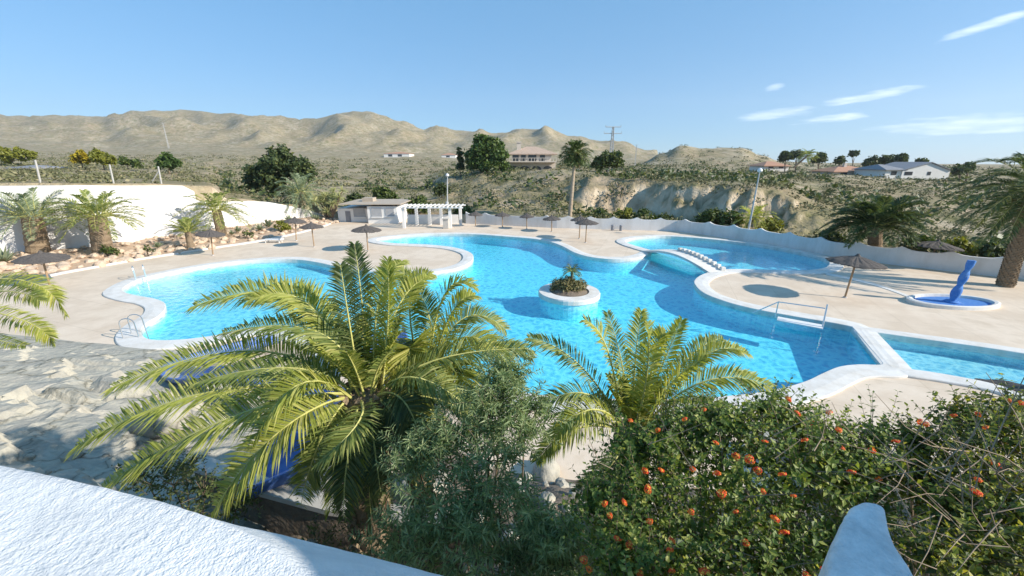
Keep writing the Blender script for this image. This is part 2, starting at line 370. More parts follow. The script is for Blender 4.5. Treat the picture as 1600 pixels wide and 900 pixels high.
# ------------------------------------------------------------------ deck and copings
deck_out = [Vector(p) for p in [(-60,9,0),(-34,8,0),(-22,6,0),(-8,4,0),(0,4,0),(8,4,0),(30,4,0),(46,12,0),(42,24,0),(36.2,25.5,0)]]
RW = [G(*q) for q in [(728,349.5),(870,356.5),(1055,361.5),(1100,367),(1200,382.5),(1300,401),(1400,414.5),(1500,426),(1580,435)]]
RW.append(RW[-1] + (RW[-1]-RW[-2]).normalized()*12)
LW = [G(*q) for q in [(-260,437),(-100,421),(0,409),(150,396),(240,382),(320,370),(400,357),(470,348),(525,342)]]
mb = MB()
deck_poly = [Vector((-75,20,0)), Vector((-60,7,0)), Vector((-22,5,0)), Vector((0,4.5,0)), Vector((12,4.5,0)), Vector((34,5,0)), Vector((60,8,0)), Vector((60,16,0))] + [r + Vector((.25,.25,0)) for r in RW[::-1]] + [G(640,338)] + [l + Vector((-.3,.4,0)) for l in LW[::-1]]
poly(mb, [deck_poly, outline[::-1], side[::-1]], 0.0)
tag(mb.build('pool_deck', M['deck']), kind='structure')
def coping(name, loop, w, h=.11):
    out = offset(loop, w); mid = offset(loop, w*.55)
    mb = MB()
    band(mb, [flat(offset(loop, -.04), -.22), flat(offset(loop, -.05), h-.02), flat(offset(loop, -.02), h), flat(mid, h+.01), flat(out, h-.02), flat(offset(loop, w+.03), h-.05), flat(offset(loop, w+.03), -.02)])
    return tag(mb.build(name, M['coping'], smooth=False), kind='structure')
coping('pool_coping', outline, .85)
coping('pool_coping', side, .62)

# divider wall between the pools is the two copings; white strip of paving on the right platform
mb = MB()
strip = smooth_open([G(*q) for q in [(1290,428),(1330,436),(1370,446),(1400,456),(1425,466)]], 5)
l = [p + Vector((.2,.35,.03)) for p in strip]; r_ = [p + Vector((-.2,-.3,.03)) for p in strip]
band(mb, [[p - Vector((0,0,.035)) for p in l], l, r_, [p - Vector((0,0,.035)) for p in r_]], closed=False)
tag(mb.build('paved_path', M['coping']), kind='structure')

# ------------------------------------------------------------------ terrain
SKY = [(-900,190),(-300,176),(0,178),(10,178.5),(35,187),(100,186),(180,185),(220,178.5),(290,176.5),(330,176.5),(365,181),(400,186),(440,186.5),(490,191),(530,182),(560,177),(590,180),(640,196),(665,204),(685,200),(710,206),(760,209),(790,208),(815,202),(850,203),(875,213),(900,220),(930,224),(960,227.5),(985,232),(1005,243),(1030,250),(1200,253),(1600,256),(2600,252)]
def lerp_tab(tab, x):
    if x <= tab[0][0]: return tab[0][1]
    for (a, b), (c, d) in zip(tab, tab[1:]):
        if x <= c:
            t = (x-a)/(c-a); return b + (d-b)*t
    return tab[-1][1]
PROF = [
 (-600, [(46,286),(120,262),(250,250),(500,238),(800,228)]),
 (0,   [(30,289),(60,275),(120,262),(250,250),(500,238),(800,229)]),
 (200, [(36,289),(60,280),(120,265),(250,255),(500,243),(800,236)]),
 (318, [(45,291),(70,283),(120,268),(250,256),(500,243),(800,236)]),
 (345, [(46,314),(70,296),(120,276),(250,258),(500,244),(800,236)]),
 (430, [(55,322),(75,302),(120,280),(250,262),(500,248),(800,238)]),
 (560, [(58,334),(80,314),(130,287),(250,266),(500,250),(800,239)]),
 (665, [(57,336),(80,312),(130,288),(250,265),(500,250),(800,240)]),
 (705, [(56,337),(74,316),(90,293),(112,274),(140,270),(250,264),(500,252),(800,240)]),
 (760, [(54,336),(66,318),(88,288),(104,268),(140,266),(250,264),(500,252),(800,240)]),
 (880, [(51,340),(62,326),(75,294),(88,271),(110,267),(200,262),(500,254),(800,246)]),
 (925, [(50,342),(65,334),(69,292),(75,277),(110,269),(200,263),(500,256),(800,248)]),
 (1000,[(49,347),(62,341),(66.5,288),(69,281),(110,271),(200,265),(330,259),(450,257),(600,253),(900,249)]),
 (1035,[(48,350),(60,343),(64.5,289),(67,283),(110,272),(200,266),(330,258),(450,240),(600,252),(900,251)]),
 (1062,[(47,352),(58,345),(62.5,290),(65,284),(110,273),(200,266),(330,256),(450,226),(600,245),(900,252)]),
 (1094,[(45,356),(56,347),(60.5,291),(63,285),(110,274),(200,267),(330,256),(450,232),(600,245),(900,252)]),
 (1155,[(42,364),(52,352),(56.5,294),(61,287),(110,275),(200,268),(330,256),(450,230),(600,245),(900,252)]),
 (1190,[(40,370),(50,355),(54.5,297),(58,289),(110,276),(200,268),(330,257),(450,243),(600,249),(900,253)]),
 (1220,[(38,375),(48,358),(52.5,303),(57,294),(110,277),(200,268),(330,260),(450,254),(600,253),(900,253)]),
 (1300,[(35,382),(44,366),(50,334),(58,313),(110,281),(180,271),(300,263),(900,255)]),
 (1450,[(31,397),(42,374),(58,336),(72,314),(120,286),(180,275),(300,265),(900,257)]),
 (1600,[(27,418),(46,372),(70,332),(100,302),(140,286),(200,277),(300,267),(900,258)]),
 (2200,[(26,420),(46,372),(70,332),(100,302),(140,286),(200,277),(300,267),(900,258)]),
]
def prof_y(i, Y):
    tab = PROF[i][1]
    if Y <= tab[0][0]: return tab[0][1]
    for (a, b), (c, d) in zip(tab, tab[1:]):
        if Y <= c:
            t = (math.log(Y)-math.log(a))/(math.log(c)-math.log(a)); return b + (d-b)*t
    return tab[-1][1]
def z_at(py, Y):
    b = -(py - 450)/F
    return H + Y*(-math.sin(PITCH) + b*math.cos(PITCH))/(math.cos(PITCH) + b*math.sin(PITCH))
def terrain_z(X, Y, rough=True):
    u = 800 + F*1.049*X/Y              # photo column of that bearing near the horizon
    # ragged cliff: shift the profile in depth with the bearing
    sh = 0.0
    if 890 < u < 1330 and 44 < Y < 84:
        w = min(1, (u-890)/40)*min(1, (1330-u)/60)
        sh = w*(noise.noise(Vector((u*.0105, 3.1, Y*.03)))*5.0 + noise.noise(Vector((u*.03, 1.1, Y*.35)))*1.6 + noise.noise(Vector((u*.02, 5.0, Y*1.1)))*1.0 + noise.noise(Vector((u*.085, 8.1, Y*.5)))*1.0 + noise.noise(Vector((u*.22, Y*.9, 1)))*.6)
    Ye = max(26, Y + sh)
    i = 0
    while i < len(PROF)-2 and u > PROF[i+1][0]: i += 1
    a, b = PROF[i][0], PROF[i+1][0]; t = min(1, max(0, (u-a)/(b-a))); t = t*t*(3-2*t)
    yy = prof_y(i, Ye)*(1-t) + prof_y(i+1, Ye)*t
    crest = lerp_tab(SKY, u)
    if Y > 800 and crest < 249:
        s = min(1, (Y-800)/900); s = s*s*(3-2*s)
        z0 = z_at(yy, 800); z1 = z_at(crest, 1700)
        z = z0 + (z1-z0)*s
        if rough:
            k = math.sin(math.pi*min(1, s))*.9 + .12
            q = Vector((X*.0040, Y*.0040, 2.2)); rid = 1-abs(noise.noise(q)); rid2 = 1-abs(noise.noise(q*2.3)); 
            z += k*((rid-.75)*75 + (rid2-.75)*34 + noise.noise(q*6)*9)*(.55 if Y > 1600 else 1)
        if Y > 1700: z -= (Y-1700)*.12
    elif Y > 800:
        z = z_at(yy, min(Y, 1700)) - max(0, Y-1700)*.004
    else:
        z = z_at(yy, Y)
    if rough:
        amp = min(2.6, .010*Y) * (.25 if Y < 45 else 1)
        z += amp*(noise.noise(Vector((X*.12, Y*.12, 0)))*.35 + noise.noise(Vector((X*.03, Y*.03, 5)))*.6)
        if 60 < Y < 140 and 690 < u < 920: z += noise.noise(Vector((X*.35, Y*.35, 3)))*.8
    return z
def wall_Y(X_over_Y):
    """depth of the compound's back wall along a bearing"""
    best = None
    line = [LW[0] + (LW[0]-LW[1])*4] + LW + [G(620,338), G(700,341)] + RW + [RW[-1] + Vector((10,-7,0))]
    for p, q in zip(line, line[1:]):
        d = q - p; den = d.x - X_over_Y*d.y
        if abs(den) < 1e-9: continue
        t = (X_over_Y*p.y - p.x)/den
        if -1e-6 <= t <= 1+1e-6:
            y = p.y + d.y*t
            if y > 0 and (best is None or y > best): best = y
    return best if best else 22.0
cols = [-900 + 40*i for i in range(22)] + [-20 + 5*i for i in range(329)] + [1625 + 40*i for i in range(20)]
NR = 240; vs = []; fs = []
for u in cols:
    k = (u-800)/F/1.049; w = wall_Y(k) + .45
    for j in range(NR):
        if j == 0: Y = w; z = -3.0
        else:
            Y = (w+.25)*(2600/(w+.25))**(((j-1)/(NR-2))**1.6); z = terrain_z(k*Y, Y)
        vs.append((k*Y, Y, z))
for i in range(len(cols)-1):
    for j in range(NR-1):
        a = i*NR+j; fs.append((a, a+NR, a+NR+1, a+1))
def terrain_mat():
    m, N, L, B = nt('dry_scrubland')
    tc = N.new('ShaderNodeTexCoord'); geo = N.new('ShaderNodeNewGeometry')
    def nz(s, d=8, r=.65):
        n = N.new('ShaderNodeTexNoise'); n.inputs['Scale'].default_value = s; n.inputs['Detail'].default_value = d; n.inputs['Roughness'].default_value = r
        L.new(tc.outputs['Object'], n.inputs['Vector']); return n
    soil = ramp(N, [(.35, (.38,.28,.19)), (.5, (.46,.355,.255)), (.65, (.56,.465,.36))]); L.new(nz(.03, 10).outputs['Fac'], soil.inputs['Fac'])
    veg = ramp(N, [(.35, (.125,.128,.050)), (.65, (.255,.225,.120))]); L.new(nz(.25, 8).outputs['Fac'], veg.inputs['Fac'])
    mk = ramp(N, [(.33, (0,0,0)), (.62, (1,1,1))]); L.new(nz(.11, 12, .75).outputs['Fac'], mk.inputs['Fac'])
    sx = N.new('ShaderNodeSeparateXYZ'); L.new(geo.outputs['Normal'], sx.inputs['Vector'])
    steep = ramp(N, [(.55, (1,1,1)), (.8, (0,0,0))]); L.new(sx.outputs['Z'], steep.inputs['Fac'])
    mixv = N.new('ShaderNodeMixRGB'); L.new(mk.outputs['Color'], mixv.inputs['Fac']); L.new(soil.outputs['Color'], mixv.inputs['Color1']); L.new(veg.outputs['Color'], mixv.inputs['Color2'])
    cl = ramp(N, [(.3, (.44,.33,.22)), (.5, (.60,.48,.34)), (.7, (.70,.60,.46))]); L.new(nz(.35, 9).outputs['Fac'], cl.inputs['Fac'])
    mixc = N.new('ShaderNodeMixRGB'); L.new(steep.outputs['Color'], mixc.inputs['Fac']); L.new(mixv.outputs['Color'], mixc.inputs['Color1']); L.new(cl.outputs['Color'], mixc.inputs['Color2'])
    L.new(mixc.outputs['Color'], B.inputs['Base Color']); B.inputs['Roughness'].default_value = .95; B.inputs['Specular IOR Level'].default_value = .1
    bp = N.new('ShaderNodeBump'); bp.inputs['Strength'].default_value = .9; bp.inputs['Distance'].default_value = .8; L.new(nz(.6, 6).outputs['Fac'], bp.inputs['Height']); L.new(bp.outputs['Normal'], B.inputs['Normal'])
    return m
M['terrain'] = terrain_mat()
mb = MB(); mb.add(vs, fs); tag(mb.build('terrain', M['terrain'], smooth=True), kind='structure')
mb = MB(); mb.lathe([(0.01,-4.2),(60,-4.2),(600,-4.2),(3300,-6)], n=48); tag(mb.build('ground', M['terrain']), kind='structure')

# scrub that nobody could count
mb = MB(); rnd = random.Random(3)
def tuft(mb, c, r, h, n, rnd, size):
    for _ in range(n):
        a = rnd.random()*6.283; q = rnd.random()**.5*r; zz = h*(rnd.random()*(1-(q/r)**2*.7))
        p = Vector((c[0]+q*math.cos(a), c[1]+q*math.sin(a), c[2]+zz))
        d1 = Vector((rnd.gauss(0,1), rnd.gauss(0,1), rnd.gauss(0,.6))).normalized()*size*rnd.uniform(.6,1.3); d2 = Vector((rnd.gauss(0,1), rnd.gauss(0,1), rnd.gauss(.4,1)))
        d2 = (d2 - d1*d2.dot(d1)/d1.length_squared); d2 = d2.normalized()*size*rnd.uniform(.5,1)
        mb.add([p-d1, p+d2*.7, p+d1, p-d2*.7], [(0,1,2,3)])
cnt = 0
while cnt < 6500:
    u = rnd.uniform(-150, 1750); k = (u-800)/F/1.049; w = wall_Y(k) + 1.2
    Y = w*(520/w)**(rnd.random()**.9); X = k*Y
    if noise.noise(Vector((X*.06, Y*.06, 9))) < -.12 and rnd.random() < .75: continue
    z1 = terrain_z(X, Y); z2 = terrain_z(X, Y+1.0)
    if abs(z2-z1) > .9 and rnd.random() < .8: continue
    if Y < 62 and u < 330 and rnd.random() < .5: continue
    r = rnd.uniform(.35, 1.25)*(1 + Y/260); n = 26 if Y < 110 else 12
    tuft(mb, (X, Y, z1-.1), r, r*rnd.uniform(.6,1.0), n, rnd, r*(.17 if Y < 110 else .27)); cnt += 1
tag(mb.build('scrub', M['scrub']), 'olive and grey dry scrub dotted over the valley and plateau behind the pool walls', 'scrub', kind='stuff')

mb = MB(); rnd = random.Random(4); cnt = 0                           # larger dark bushes of the valley floor
while cnt < 420:
    u = rnd.uniform(330, 1650); k = (u-800)/F/1.049; w = wall_Y(k) + 6; Y = w*(420/w)**rnd.random(); X = k*Y
    if noise.noise(Vector((X*.03, Y*.03, 2))) < -.05: continue
    z1 = terrain_z(X, Y)
    if abs(terrain_z(X, Y+1.0)-z1) > .7: continue
    r = rnd.uniform(.8, 1.9)*(1 + Y/400); tuft(mb, (X, Y, z1-.2), r, r*1.1, 34, rnd, r*.24); cnt += 1
tag(mb.build('scrub_bushes', M['dleaf']), 'dark green bushes scattered through the valley scrub behind the pool', 'scrub', kind='stuff')
# ------------------------------------------------------------------ compound walls
def wall_strip(mb, line, tops, thick=.25, base=-.4):
    """upright wall along a ground line with its own top heights"""
    k = len(line); fr = []; 
    nn = []
    for i in range(k):
        d = line[min(i+1,k-1)] - line[max(i-1,0)]; nn.append(Vector((-d.y, d.x, 0)).normalized()*thick)
    A = [Vector((p.x,p.y,base)) for p in line]; B_ = [Vector((p.x,p.y,t)) for p, t in zip(line, tops)]
    C = [b + n for b, n in zip(B_, nn)]; D = [a + n for a, n in zip(A, nn)]
    band(mb, [A, B_, C, D], closed=False)
    mb.add([A[0],B_[0],C[0],D[0]], [(0,1,2,3)]); mb.add([A[-1],B_[-1],C[-1],D[-1]], [(3,2,1,0)])
def dens(line, step):
    out = []
    for a, b in zip(line, line[1:]):
        n = max(1, int((b-a).length/step))
        out += [a + (b-a)*(i/n) for i in range(n)]
    return out + [line[-1]]
ll = dens(LW[:6], .8); tops = [z_at(lerp_tab([(300,290),(345,316),(400,314)], 800 + F*p.x/p.y), p.y) + noise.noise(p*.3)*.05 for p in ll]
i0 = max(i for i, p in enumerate(ll) if 800 + F*p.x/(p.y*1.0) < 346)
mb = MB(); wall_strip(mb, ll[:i0+1], tops[:i0+1], .35)
tag(mb.build('boundary_wall', M['white']), 'tall plain white boundary wall behind the rockery and left palms', 'wall')
l2 = dens([ll[i0]] + LW[5:], .8); t2 = []
for p in l2:
    u = 800 + F*p.x/p.y
    t2.append(z_at(lerp_tab([(310,312),(345,316),(400,314),(440,318),(480,326),(522,341)], u), p.y) + noise.noise(p*.5)*.12)
mb = MB(); wall_strip(mb, l2[1:], t2[1:], .35)
tag(mb.build('boundary_wall', M['white']), 'lower white wall sloping down behind agaves towards the changing block', 'wall')
rl = []; rt = []
dist = 0; step = .22; per = 2.75
full = dens(RW, step)
for a, b in zip([full[0]] + full, full):
    dist += (b-a).length; ph = (dist/per) % 1
    sag = 1-abs(2*ph-1)
    rl.append(b); rt.append(1.28 + .30*(1-math.sin(math.pi*ph))**2.0)
mb = MB(); wall_strip(mb, rl, rt, .2)
tag(mb.build('scalloped_wall', M['white']), 'long low white wall with scalloped pointed top along the far side of the pools', 'wall')

# rockery bed with stones at the foot of the left wall
kerb = smooth_open([G(*q) for q in [(-120,468),(-20,452),(30,443.5),(90,429),(150,418),(210,407),(275,397),(340,387),(400,378),(460,366),(505,354),(522,347)]], 4)
lwd = []
for i, p in enumerate(kerb):
    t = i/(len(kerb)-1)*(len(LW)-1); a = LW[min(int(t), len(LW)-2)]; b = LW[min(int(t)+1, len(LW)-1)]; lwd.append(a + (b-a)*(t-int(t)) if t < len(LW)-1 else LW[-1])
mb = MB(); rings = []
for j in range(7):
    s = j/6
    rings.append([p.lerp(q, s) + Vector((0,0, .06 + .75*s*(1-.25*s) + noise.noise((p.lerp(q, s))*.9)*.22)) for p, q in zip(kerb, lwd)])
band(mb, rings, closed=False); tag(mb.build('flower_bed', M['bed'], smooth=True), kind='structure')
mb = MB()
band(mb, [[p + Vector((.16,-.16,-.02)) for p in kerb], [p + Vector((.16,-.16,.14)) for p in kerb], [p + Vector((-.06,.06,.14)) for p in kerb], [p + Vector((-.06,.06,0)) for p in kerb]], closed=False)
tag(mb.build('bed_kerb', M['coping']), kind='structure')
def rockmesh(mb, c, r, rnd, n=8):
    bm = bmesh.new(); bmesh.ops.create_icosphere(bm, subdivisions=2, radius=1)
    o = rnd.random()*50; sx, sy, sz = r*rnd.uniform(.8,1.3), r*rnd.uniform(.8,1.3), r*rnd.uniform(.55,.9)
    for v in bm.verts:
        k = 1 + .35*noise.noise(v.co*1.3 + Vector((o,0,0))); v.co = Vector((v.co.x*sx*k, v.co.y*sy*k, v.co.z*sz*k))
    mb.add([v.co + Vector(c) for v in bm.verts], [tuple(v.index for v in f.verts) for f in bm.faces]); bm.free()
mb = MB(); rnd = random.Random(5)
for _ in range(420):
    i = rnd.randrange(len(kerb)-1); s = rnd.random()**1.4*.9 + .03
    p = kerb[i].lerp(lwd[i], s) + Vector((rnd.uniform(-.6,.6), 0, .1 + .7*s))
    rockmesh(mb, p, rnd.uniform(.12,.42)*(1-.4*s), rnd)
tag(mb.build('rockery_stones', M['stone']), 'loose pinkish stones covering the bed below the left wall', 'stones', kind='stuff')

# ------------------------------------------------------------------ island, bridge, spiral shower, steps
ic = G(889, 459); IR = 1.9
def disc_ring(n=40, r=1.0, c=(0,0,0), sx=1, sy=1): return [Vector((c[0]+sx*r*math.cos(2*math.pi*i/n), c[1]+sy*r*math.sin(2*math.pi*i/n), c[2])) for i in range(n)]
isl = empty('pool_island', ic + Vector((0,0,D1)), 'round white kerbed planting island standing in the middle of the main pool', 'island')
mb = MB(); z = ic.z
band(mb, [disc_ring(40, IR*.99, (ic.x,ic.y,-.13)), disc_ring(40, IR*1.02, (ic.x,ic.y,-.1)), disc_ring(40, IR*1.02, (ic.x,ic.y,.12)), disc_ring(40, IR*1.0, (ic.x,ic.y,.2)), disc_ring(40, IR*.66, (ic.x,ic.y,.22)), disc_ring(40, IR*.64, (ic.x,ic.y,.1))])
mb.build('kerb', M['coping'], isl)
mb = MB(); band(mb, [disc_ring(40, IR*.97, (ic.x,ic.y,-1.3)), disc_ring(40, IR*.97, (ic.x,ic.y,-.12))]); mb.build('plinth', M['floor'], isl)
mb = MB(); band(mb, [disc_ring(40, IR*.65, (ic.x,ic.y,.12)), disc_ring(40, IR*.35, (ic.x-.1,ic.y+.1,.45)), disc_ring(40, .05, (ic.x-.1,ic.y+.1,.6))]); mb.build('soil', M['soil'], isl)

bA = G(1012, 393); bB = G(1121, 427)
br = empty('footbridge', (bA+bB)/2, 'small arched white footbridge with stone blocks along one edge, between the pools', 'bridge')
bd = (bB-bA); bn = Vector((-bd.y, bd.x, 0)).normalized(); BW = 1.5
ts = [i/20 for i in range(21)]
def bpt(t, side, dz): return bA + bd*t + bn*side*BW/2 + Vector((0,0, .12 + .62*math.sin(math.pi*t) + dz))
def bun(t): return -.1 - .02 + (.62*math.sin(math.pi*t))*.85 - .12
mb = MB()
band(mb, [[bpt(t,-1,-.02-.16) if True else 0 for t in ts], [bpt(t,-1,0) for t in ts], [bpt(t,1,0) for t in ts], [bpt(t,1,-.18) for t in ts], [bpt(t,-1,-.18) for t in ts]], closed=False)
mb.build('walkway', M['coping'], br)
mb = MB(); rnd = random.Random(11)
for i in range(11):
    t = .42 + .56*i/10; c = bpt(t, 1 if bn.x > 0 else -1, .1) - bn*(.14 if bn.x > 0 else -.14)
    m_ = MB(); m_.box(c, (.36,.32,.30), rnd.uniform(0,.6)); m_.build('stone_block', M['coping'], br, bevel=.05)
# spiral water feature in a low oval basin
sp = G(1487, 474)
so = empty('wading_basin', sp, 'oval blue painted wading basin with a raised white rim on the right deck', 'basin')
mb = MB(); RX, RY = 2.35, 1.15; rings = [(1.06,.0),(1.06,.20),(1.0,.24),(.92,.22),(.90,.06)]
band(mb, [disc_ring(40, k, (sp.x,sp.y,z_), RX, RY) for k, z_ in rings]); mb.build('rim', M['coping'], so)
mb = MB(); mb.add(disc_ring(40, .905, (sp.x,sp.y,.07), RX, RY), [tuple(range(40))]); mb.build('basin_floor', M['dblue'], so)
st = empty('spiral_shower', sp + Vector((-.05,0,.07)), 'tall twisted blue water column standing in the oval wading basin', 'water feature')
hs = topz(sp, 1506, 407); mb = MB(); rings = []
for i in range(41):
    t = i/40; a0 = t*9.0; z_ = .07 + (hs-.07)*t; ring = []
    for k in range(16):
        a = 2*math.pi*k/16; r = (.19 - .05*t)*(1 + .32*math.cos(2*(a - a0)))
        ring.append(Vector((sp.x-.05 + .35*t + r*math.cos(a), sp.y + r*math.sin(a), z_)))
    rings.append(ring)
band(mb, rings); mb.add(rings[-1], [tuple(range(16))]); mb.build('spiral_column', M['dblue'], st, smooth=True)
mb = MB(); mb.lathe([(.34,0),(.34,.06),(.26,.12),(.1,.13)], (sp.x-.05, sp.y, .07), 20); mb.build('foot', M['dblue'], st)

# pool ladder / entry platform at the right platform edge
hp = G(1248, 506)
e = empty('entry_platform', hp, 'white slatted entry board with steel handrails on the right pool edge', 'pool steps')
dd = (G(1290,505.5) - G(1200,489)).normalized(); dn = Vector((dd.y, -dd.x, 0)); dn = dn if dn.y < 0 else -dn
mb = MB(); mb.box(hp + dn*.30 + Vector((0,0,.16)), (1.9,.62,.06), math.atan2(dd.y, dd.x)); mb.build('board', M['wmetal'], e, bevel=.01)
mb = MB()
a = hp - dd*1.05 + dn*.0; b = hp + dd*.98 + dn*.45
mb.tube([hp - dd*2.1 + Vector((0,0,.12)), a + Vector((0,0,.98)), hp + dd*.9 - dn*.1 + Vector((0,0,1.02))], .03); mb.tube([a + Vector((0,0,.1)), a + Vector((0,0,.98))], .03)
mb.build('handrail', M['steel'], e)
mb = MB(); q = hp + dd*.95 + dn*.1
mb.tube([q + Vector((0,0,.1)) + dn*.3, q + Vector((0,0,1.25)) - dn*.15], .04); mb.tube([q + dn*.35 + Vector((0,0,-.1)), q + dn*.45 + Vector((0,0,-1.2))], .035)
mb.build('post', M['steel'], e)
def pool_ladder(px, py, label, ang):
    g = G(px, py); e = empty('pool_ladder', g, label, 'pool ladder', 'steel ladders at the left lobe of the pool')
    d = Vector((math.cos(ang), math.sin(ang), 0)); s = Vector((-d.y, d.x, 0))*.27
    for k in (-1, 1):
        mb = MB(); pts = [g - d*.45 + s*k + Vector((0,0,.1))] + [g + s*k + Vector((0,0,.85)) + d*(.30*math.cos(t)-.1) + Vector((0,0,.22*math.sin(t))) for t in [math.pi*(1-i/6) for i in range(7)]] + [g + d*.24 + s*k + Vector((0,0,-1.0))]
        pts[0] = g - d*.42 + s*k + Vector((0,0,.1)); mb.tube(pts, .024, 6); mb.build('handrail', M['steel'], e)
    for zz in (-.25, -.5, -.75):
        mb = MB(); mb.box(g + d*.24 + Vector((0,0,zz)), (.1,.5,.03), ang); mb.build('rung', M['steel'], e)
pool_ladder(221, 438, 'steel pool ladder at the upper edge of the left pool lobe, nearer the rockery', R(-50))
pool_ladder(216, 527, 'steel pool ladder at the lower tip of the left pool lobe, nearer the grey rock', R(10))

# ------------------------------------------------------------------ straw parasols
def parasol(loc, hgt, rad, label, lean=(0,0), seed=0, tilt=0):
    loc = Vector(loc); rnd = random.Random(seed)
    e = empty('straw_parasol', loc, label, 'parasol', 'straw parasols on the deck')
    topp = loc + Vector((lean[0], lean[1], hgt - .12))
    mb = MB(); mb.tube([loc + Vector((0,0,-.02)), topp], .055, 8); mb.build('pole', M['wood'], e)
    mb = MB(); n = 44; ax = (topp - loc).normalized(); X = Vector((1,0,0)); X = (X - ax*X.dot(ax)).normalized(); Y_ = ax.cross(X)
    apex = loc + Vector((lean[0], lean[1], hgt))
    rings = []
    for r, dz in [(.06,.10),(.10,.02),(.16,-.05),(rad*.5,-.13-rad*.06),(rad*.8,-.20-rad*.10),(rad,-.27-rad*.13)]:
        ring = []
        for k in range(n):
            a = 2*math.pi*k/n; j = (1 + rnd.uniform(-.045,.045)) if r > .3 else 1
            ring.append(apex + X*(r*j*math.cos(a)) + Y_*(r*j*math.sin(a)) + ax*(dz + (rnd.uniform(-.03,.03) if r > .3 else 0)))
        rings.append(ring)
    under = [[p - ax*.05 for p in rings[-1]], [p - ax*.09 for p in rings[3]], [p - ax*.12 for p in rings[2]]]
    band(mb, rings + under); mb.add(rings[0], [tuple(range(n))])
    for k in range(150):                                            # straw ends hanging past the rim
        a = rnd.random()*6.283; d = X*math.cos(a) + Y_*math.sin(a); q = apex + d*rad*.97 - ax*(.26+rad*.13); s = d.cross(ax)*rnd.uniform(.02,.04)
        mb.add([q - s, q + s, q + d*rnd.uniform(.04,.14) - ax*rnd.uniform(.03,.12)], [(0,1,2)])
    mb.build('canopy', M['thatch'], e)
    mb = MB()
    for k in range(6):
        a = math.pi*k/3; d = X*math.cos(a) + Y_*math.sin(a)
        mb.tube([apex - ax*.62, apex + d*rad*.7 - ax*(.30+rad*.1)], .02, 5)
    mb.build('ribs', M['wood'], e)
    mb = MB(); mb.lathe([(.11,0),(.11,.05),(.07,.07)], loc, 12); mb.build('base', M['gmetal'], e)
    return e
PS = [ # base px, apex px, radius px, label
 ((78,447),(63,394),31,'straw parasol leaning beside the rockery at the left edge of the deck'),
 ((333,399),(330,359),19,'small straw parasol by the kerb below the leaning palm on the left'),
 ((463,376),(461,340),16,'straw parasol standing nearest the agaves, left of its close neighbour'),
 ((491,386),(486,348),17,'straw parasol just right of the one nearest the agaves'),
 ((575,392),(572,352),22,'straw parasol alone on the round peninsula in front of the changing block'),
 ((743,354),(743,333),11,'distant straw parasol just right of the pergola, leftmost along the scalloped wall'),
 ((785,355),(785,333),12,'distant straw parasol second from the pergola along the scalloped wall'),
 ((823,358),(823,338),11,'distant straw parasol third from the pergola along the scalloped wall'),
 ((862,362),(862,339),14,'distant straw parasol closest to the thin palm trunk behind the wall'),
 ((905,373),(907,338),15,'straw parasol partly hidden behind another, left of the back pool'),
 ((915,379),(917,342),18,'straw parasol in front of another, left of the back pool'),
 ((1320,465),(1337,399),37,'dark straw parasol with bamboo coloured pole on the right round platform'),
 ((1450,418),(1466,376),30,'pale topped straw parasol close to the scalloped wall near the right palm'),
]
for i, (b, t, rp, lab) in enumerate(PS):
    g = G(*b); ap = P(t[0], t[1], g.y); hgt = max(1.9, min(2.75, ap.z)); rad = RP(rp, t[0], t[1], g.y)
    lx = max(-.25, min(.25, ap.x - g.x))
    parasol(g, hgt, rad, lab, (lx if i not in (11,) else .12, 0), 20+i)
gq = G(1648, 668); parasol(P(1592,640,12.6)*1 - Vector((0,0,P(1592,640,12.6).z)), P(1592,604,12.6).z, RP(56,1592,612,12.6), 'dark straw parasol cut off by the right picture edge behind the flowering shrub', (0,0), 60)

# ------------------------------------------------------------------ changing block and pergola
cb = empty('changing_block', G(610,349), 'low white changing block with flat brown roof behind the main pool', 'building')
def ZB(py, Y): return z_at(py, Y)
Yb = G(610,349).y
def boxpx(mb, x0, x1, ytop, ybot, Y, depth, base0=True):
    a = P(x0, ybot, Y); b = P(x1, ybot, Y); zt = z_at(ytop, Y); zb = 0.0 if base0 else z_at(ybot, Y)
    mb.box(((a.x+b.x)/2, Y+depth/2, (zt+zb)/2), (b.x-a.x, depth, zt-zb))
mb = MB(); boxpx(mb, 530, 576, 326, 350, 55.5, 5); boxpx(mb, 576, 622, 322.5, 350, 54, 6.5); mb.build('wall', M['hwhite'], cb)
mb = MB(); a = P(536,316,55.0); b = P(626,322,53.6)
zt = z_at(320,54); mb.box(((a.x+b.x)/2, 57.2, zt+.1), (b.x-a.x, 7.2, .12)); mb.box((P(575,312,57).x, 57.5, zt+.4), (1.5,1.5,.5)); mb.build('roof', M['flatroof'], cb)
mb = MB(); boxpx(mb, 541.5, 549, 330, 350, 55.42, .1); mb.build('door', M['slate'], cb)
for x0, x1, y0, y1, Yw in [(553,571,325,339,55.42),(581,597,325,339,53.92),(603,616,325,338,53.92)]:
    mb = MB(); boxpx(mb, x0, x1, y0, y1, Yw, .1, False); w_ = mb.build('window', M['shutter'], cb)
    mb = MB(); boxpx(mb, x0-.8, x1+.8, y1, y1+1.4, Yw-.12, .2, False); mb.build('sill', M['hwhite'], w_)
pg = empty('pergola', G(672,354), 'open white pergola with posts and flat roof beside the changing block', 'pergola')
Yp = G(672,354).y
for x, yy, dY in [(632,357,-1.2),(652,352,1.5),(672,352,1.5),(690,352,1.5),(704,357,-1.2),(720,352,1.2)]:
    mb = MB(); a = P(x, yy, Yp+dY); zt = z_at(323.5, Yp); mb.box((a.x, Yp+dY, zt/2), (.34,.34,zt)); mb.build('post', M['hwhite'], pg)
mb = MB(); a = P(624,323,Yp-1.5); b = P(723,323,Yp-1.5); zt = z_at(323.5, Yp)
